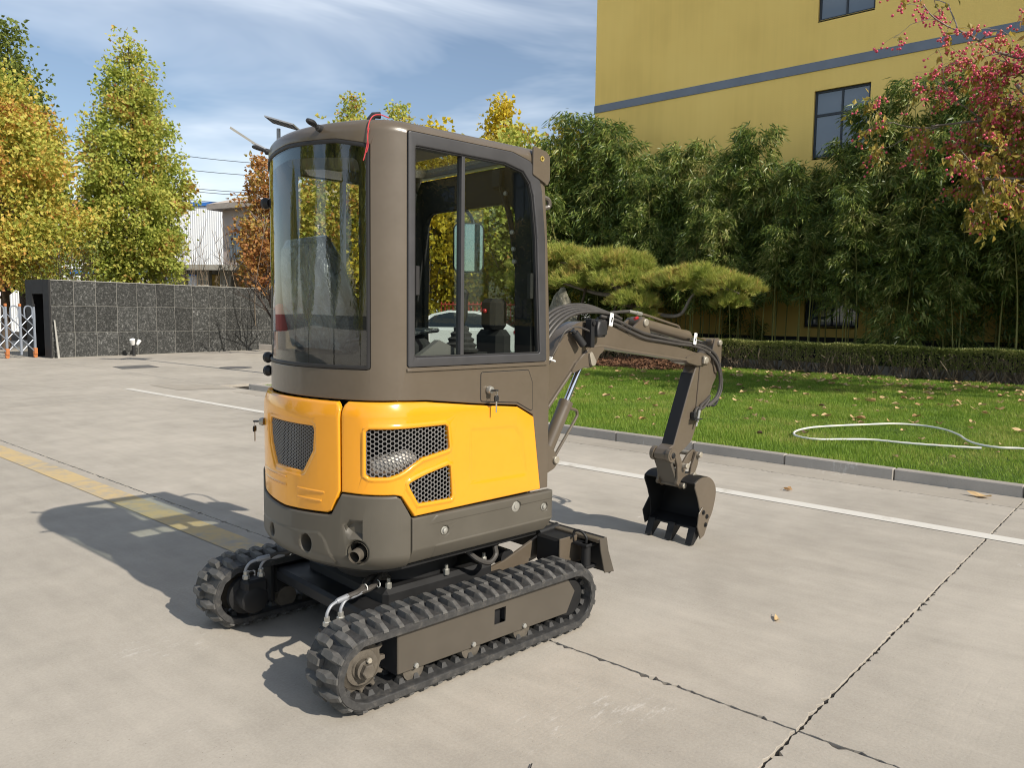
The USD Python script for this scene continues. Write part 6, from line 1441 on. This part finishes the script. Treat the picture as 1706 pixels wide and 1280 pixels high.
# ------------------------------------------------------------------ bamboo grove
def bamboo(seed, H):
    r = np.random.default_rng(seed); az = r.uniform(0, 6.28); lean = r.uniform(.25, 1.0); t = np.linspace(0, 1, 26)
    P = np.stack([lean * t ** 2.4 * math.cos(az), lean * t ** 2.4 * math.sin(az), H * (t - .05 * t ** 4)], 1)
    rad = np.interp(t, [0, .5, 1], [.024, .018, .004])
    pts, rs = [], []
    for i in np.arange(0, 1, .035):   # swollen nodes
        for dt, f in ((0, 1.16), (.004, 1.0), (.03, 1.0)):
            q = min(i + dt, 1); pts.append([np.interp(q, t, P[:, k]) for k in range(3)]); rs.append(np.interp(q, t, rad) * f)
    culm = tube(pts, rs, 7)
    C, N = [], []; br = []
    for q in (r.uniform(.44, 1.0, 80) if seed % 4 == 1 else r.uniform(.25, 1.0, 84) ** .85 if seed % 3 else r.uniform(.10, 1.0, 96)):
        b = np.array([np.interp(q, t, P[:, k]) for k in range(3)]); a = r.uniform(0, 6.28); L = r.uniform(.5, 1.15) * (1.15 - .6 * q)
        out = np.array([math.cos(a), math.sin(a), .45]); e = b + out * L * [.85, .85, 1]; e[2] -= .30 * L * L
        m_ = b + out * L * .5 + [0, 0, .08]; pth = smooth_path([b, m_, e, e + out * [.3, .3, 0] * L - [0, 0, .22 * L]], 4); br.append(tube(pth, np.linspace(.006, .002, len(pth)), 4))
        k = r.integers(34, 58); i = r.integers(len(pth) // 3, len(pth), k); s_ = r.normal(0, .09, (k, 3))
        C.append(pth[i] + s_); N.append(np.tile(out * [1, 1, 0] * .7, (k, 1)) + r.normal(0, .45, (k, 3)) - [0, 0, .5])
    C, N = np.vstack(C), np.vstack(N)
    return culm, cat_(br), leaf_cloud(C, N, .235, .042, r, 'blade', jitter=.2)
protos = []
r = np.random.default_rng(50)
spots = []
for k in range(185):
    y = -13 + 33.0 * (k + r.uniform(-.4, .4)) / 185; x = [22.2, 23.4, 24.6, 22.8, 24.1, 25.0, 23.7][k % 7] + r.uniform(-.22, .22)  # grove carried on out of view at low y to block the low sun
    spots.append((x, y))
NV = 8
for k, (x, y) in enumerate(spots):
    # the canopy dips in the middle of the wall and rises at both ends
    hh = np.interp(y, [-13, 3, 6, 7.0, 7.6, 8.0, 9.4, 10.2, 10.9, 12.5, 14.5, 16.5, 20], [7.4, 7.2, 7.4, 8.1, 7.4, 6.2, 6.2, 7.5, 6.2, 6.6, 7.1, 8.0, 7.6]) * (r.uniform(.74, .98) if r.random() < .65 else r.uniform(.99, 1.12))
    if 8.3 < y < 9.8: hh = min(hh, 6.2)
    if x < 22.6: hh *= .86
    lab = 'green bamboo plant standing in the dense grove before the ochre wall'; g_ = 'bamboo plants of the grove'
    if k < NV:
        t = thing('bamboo', lab, 'bamboo', (x, y, 0), r.uniform(0, 6.28), hh / 7.4, g_); cu, brn, lf = bamboo(100 + k, 7.4)
        obj('culm', cu, M['culm'], t, smooth=True); obj('branches', brn, M['culm'], t, smooth=False, kind='stuff'); obj('leaves', lf, M['leaf_bamboo'], t, smooth=False, kind='stuff'); protos.append(t)
    else:
        dup(protos[[1, 5][r.integers(2)] if 7.6 < y < 10.9 else r.integers(NV)], lab, 'bamboo', (x, y, 0), r.uniform(0, 6.28), hh / 7.4, g_)
# low drooping sprays at the front of the grove
for k, (x, y, h_) in enumerate(((21.95, 13.6, 4.3), (21.95, 11.9, 4.8), (22.0, 7.3, 4.6), (21.95, 6.2, 4.0), (22.0, 4.6, 3.9))):
    lab = ['short drooping bamboo spray just behind the cloud pruned pine', 'short pale bamboo spray above the bent arm of the pine', 'short bamboo spray hanging right of the lower dark window', 'short dark bamboo spray under the berry tree branches', 'short bamboo spray at the right edge under the berry tree'][k]
    dup(protos[(k * 3 + 1) % NV], lab, 'bamboo', (x, y, 0), k * 1.1, h_ / 7.4, None)
# dry litter under the grove: soil strip
obj('grove_soil', T([(21.88, -14, .05), (25.45, -14, .05), (25.45, 19, .05), (21.88, 19, .05)], [(0, 1, 2), (0, 2, 3)]), M['soil'], smooth=False, kind='structure')

# ------------------------------------------------------------------ cloud pruned pine, stone and props
pn = thing('pruned_pine', 'cloud pruned pine with flat yellow green needle pads before the bamboo', 'pine tree', (0, 0, 0))
tr_ = smooth_path([(19.9, 11.7, 0), (19.85, 11.9, .7), (19.95, 12.15, 1.35), (20.0, 12.5, 1.75), (19.9, 13.2, 2.3), (20.0, 13.8, 2.9)], 8)
obj('trunk', tube(tr_, np.linspace(.24, .07, len(tr_)), 10), M['bark_pale'], pn, smooth=True)
brs = [[(20.0, 12.5, 1.75), (19.8, 11.6, 1.55), (19.75, 11.0, 1.6), (19.8, 10.7, 2.1), (19.85, 10.2, 2.45)], [(19.9, 13.0, 2.1), (19.7, 13.9, 2.2), (19.6, 15.0, 2.5), (19.7, 16.0, 2.7)], [(20, 13.6, 2.8), (20.1, 14.6, 3.1), (20.1, 15.6, 3.2)], [(19.85, 10.4, 2.4), (19.8, 9.7, 2.3), (19.8, 9.3, 2.15)], [(20.0, 12.6, 1.8), (19.4, 12.9, 1.9), (19.2, 12.7, 2.0)]]
for b in brs:
    p = smooth_path(b, 7); obj('branch', tube(p, np.linspace(.075, .025, len(p)), 7), M['bark_pale'], pn, smooth=True)
pads = [(20.0, 13.6, 3.25, 1.5, 1.0, .42), (19.9, 15.6, 3.45, 1.5, 1.2, .40), (19.7, 14.4, 2.75, 1.1, 1.0, .34), (19.6, 13.0, 2.65, 1.2, .9, .30), (19.75, 16.3, 2.75, 1.0, .9, .35), (19.8, 10.75, 2.72, 1.15, .8, .32), (19.8, 9.6, 2.45, .85, .7, .30), (19.3, 12.3, 2.05, .75, .6, .22), (19.8, 11.6, 2.55, .8, .7, .24), (19.5, 12.0, 1.55, .4, .4, .12), (19.7, 9.5, 2.0, .4, .4, .2)]
r = np.random.default_rng(60)
for cx2, cy2, cz2, ry, rx, rz2 in pads:
    nt = int(520 * ry * rx) + 60; a = r.uniform(0, 6.28, nt); q = np.sqrt(r.random(nt)) * (1 + .16 * np.sin(4 * a + cx2 * 9) + .10 * np.sin(9 * a + cy2 * 5)); C = np.stack([cx2 + rx * q * np.cos(a), cy2 + ry * q * np.sin(a), cz2 - rz2 * .9 + rz2 * 1.5 * np.sqrt(np.clip(1 - q * q, 0, 1)) * r.uniform(.35, 1, nt) + .06 * np.sin(5 * a + 9 * q)], 1)
    up = np.stack([np.cos(a) * q * .8, np.sin(a) * q * .8, np.full(nt, .75)], 1)
    k = 22; CC = np.repeat(C, k, 0) + r.normal(0, .02, (nt * k, 3)); NN = np.repeat(up, k, 0) + r.normal(0, .42, (nt * k, 3))
    obj('needle_pad', leaf_cloud(CC, NN, .19, .017, r, 'needle', jitter=.15), M['needle'], pn, smooth=False)
for (x, y, z), (x2, y2, z2) in (((19.55, 12.6, 0), (19.75, 12.62, 1.9)), ((19.2, 14.6, 0), (19.6, 14.2, 2.4)), ((19.3, 13.9, 0), (19.85, 13.2, 1.9))):
    obj('prop', tube([(x, y, z), (x2, y2, z2)], .04, 8), M['bark'], pn, smooth=True)
rk = trimesh.creation.icosphere(subdivisions=5, radius=1.0); v = np.array(rk.vertices)
nz = meshkit.fbm(v * 1.6 + 4, 5) - .5; v = v * (1 + .5 * nz[:, None]); v[:, 2] = np.where(v[:, 2] > 0, v[:, 2] * 1.0, v[:, 2]); sc_ = 1 - .45 * np.clip(v[:, 2], 0, 1.2)
v = np.c_[v[:, 0] * .35 * sc_, v[:, 1] * .62 * sc_, v[:, 2] * 1.22 + 1.05]
obj('standing_rock', T(xform(T(v, rk.faces), rot([0, 0, 1], .1), (18.7, 14.45, 0)).vertices, rk.faces), M['rock'], smooth=True, label='tall grey weathered standing stone beside the pruned pine', cat='rock')

# ------------------------------------------------------------------ berry tree overhanging from the right
r = np.random.default_rng(90)
bt_ = thing('berry_tree', 'berry tree with red fruit and yellowing leaves reaching in from the right', 'tree', (17.2, 0.35, 0))
wood, tips = [], []
def limb(p, d, L, rad, lev):
    k = 7; pts = [np.array(p, float)]; d = np.array(d, float) / np.linalg.norm(d)
    for i in range(k):
        d = d + r.normal(0, .13, 3) + [0, 0, .02 - .03 * lev]; d /= np.linalg.norm(d); pts.append(pts[-1] + d * L / k)
    wood.append(tube(pts, np.linspace(rad, rad * .45, k + 1), 8 if lev < 2 else 5))
    tips.append((lev, np.array(pts)))
    if lev < 4:
        for q in range((4, 4, 3, 3)[lev]):
            i = r.integers(2, k + 1); nd = d * .7 + r.normal(0, .6, 3); nd[2] = nd[2] * .7 + (.12 if lev < 2 else -.05); limb(pts[i], nd, L * r.uniform(.42, .68), rad * .45, lev + 1)
trk = smooth_path([(0, 0, 0), (.05, .1, .9), (-.05, .2, 1.9), (.0, .15, 3.9)], 6); wood.append(tube(trk, np.linspace(.16, .10, len(trk)), 10))
for d, L in (((-.3, 1.0, 1.15), 3.2), ((.2, .7, 1.7), 3.7), ((-.2, 1.1, .75), 2.9), ((.3, .2, 2), 3.8), ((-.6, -.4, 1.6), 3.2), ((.1, -1, 1.3), 2.8), ((-.7, .5, .5), 2.3), ((-.2, .6, .42), 2.3), ((-.2, .6, 1.6), 3.5), ((.1, .9, 1.35), 3.4), ((-.4, .3, 2.1), 3.6), ((-.1, .5, 2.3), 3.8)):
    limb((-.02, .17, r.uniform(2.9, 3.8)), d, L, .07, 0)
obj('trunk', cat_(wood), M['bark_pale'], bt_, smooth=True)
B, Lf, Ln = [], [], []
for lev, p in tips:
    if lev >= 3:
        z = p[-1, 2]
        for i in range(len(p)):
            if r.random() < np.interp(z, [3.2, 5.0, 7.5], [.10, .26, .30]):
                for q in range(r.integers(2, 5)):
                    B.append(p[i] + r.normal(0, .05, 3) - [0, 0, .05])
            if r.random() < np.interp(z, [3.0, 4.8, 6.0, 7.5], [.90, .62, .12, .04]):
                for q in range(2):
                    Lf.append(p[i] + r.normal(0, .05, 3)); Ln.append(r.normal(0, .4, 3) - [0, 0, .8])
ib = trimesh.creation.icosphere(subdivisions=1, radius=1.0); B = np.array(B)
V = (B[:, None] + ib.vertices[None] * r.uniform(.017, .026, len(B))[:, None, None]).reshape(-1, 3); F = (np.arange(len(B))[:, None, None] * len(ib.vertices) + ib.faces[None]).reshape(-1, 3)
obj('berries', T(V, F), M['berry'], bt_, smooth=True, kind='stuff')
obj('leaves', leaf_cloud(np.array(Lf), np.array(Ln), .13, .075, r, 'diamond'), M['leaf_berry'], bt_, smooth=False, kind='stuff')

# ------------------------------------------------------------------ what the glazing mirrors: trees and a hall left of the camera
for k, (x, y) in enumerate(((-12, 3), (-14, 10), (-11, 17), (-15, 24), (-13, 32))):
    tree('plane_tree', ['green tree standing left of the camera outside the picture', 'second green tree left of the camera outside the picture', 'third green tree left of the camera outside the picture', 'fourth green tree left of the camera outside the picture', 'farthest green tree left of the camera outside the picture'][k], (x, y), tA if k % 2 else wn, M['bark'], M['leaf_green'], rz=k * 2.1, sc=.9)

for k, (x, y) in enumerate(((11, -20), (17, -23), (23, -20))):  # unseen trees added to darken what the side window mirrors
    tree('plane_tree', ['green tree added unseen right of the camera for window reflections, nearest the road', 'middle green tree added unseen right of the camera for window reflections', 'green tree added unseen right of the camera for window reflections, nearest the ochre building'][k], (x, y), wn, M['bark'], M['leaf_dark'], rz=k * 1.3, sc=.85)
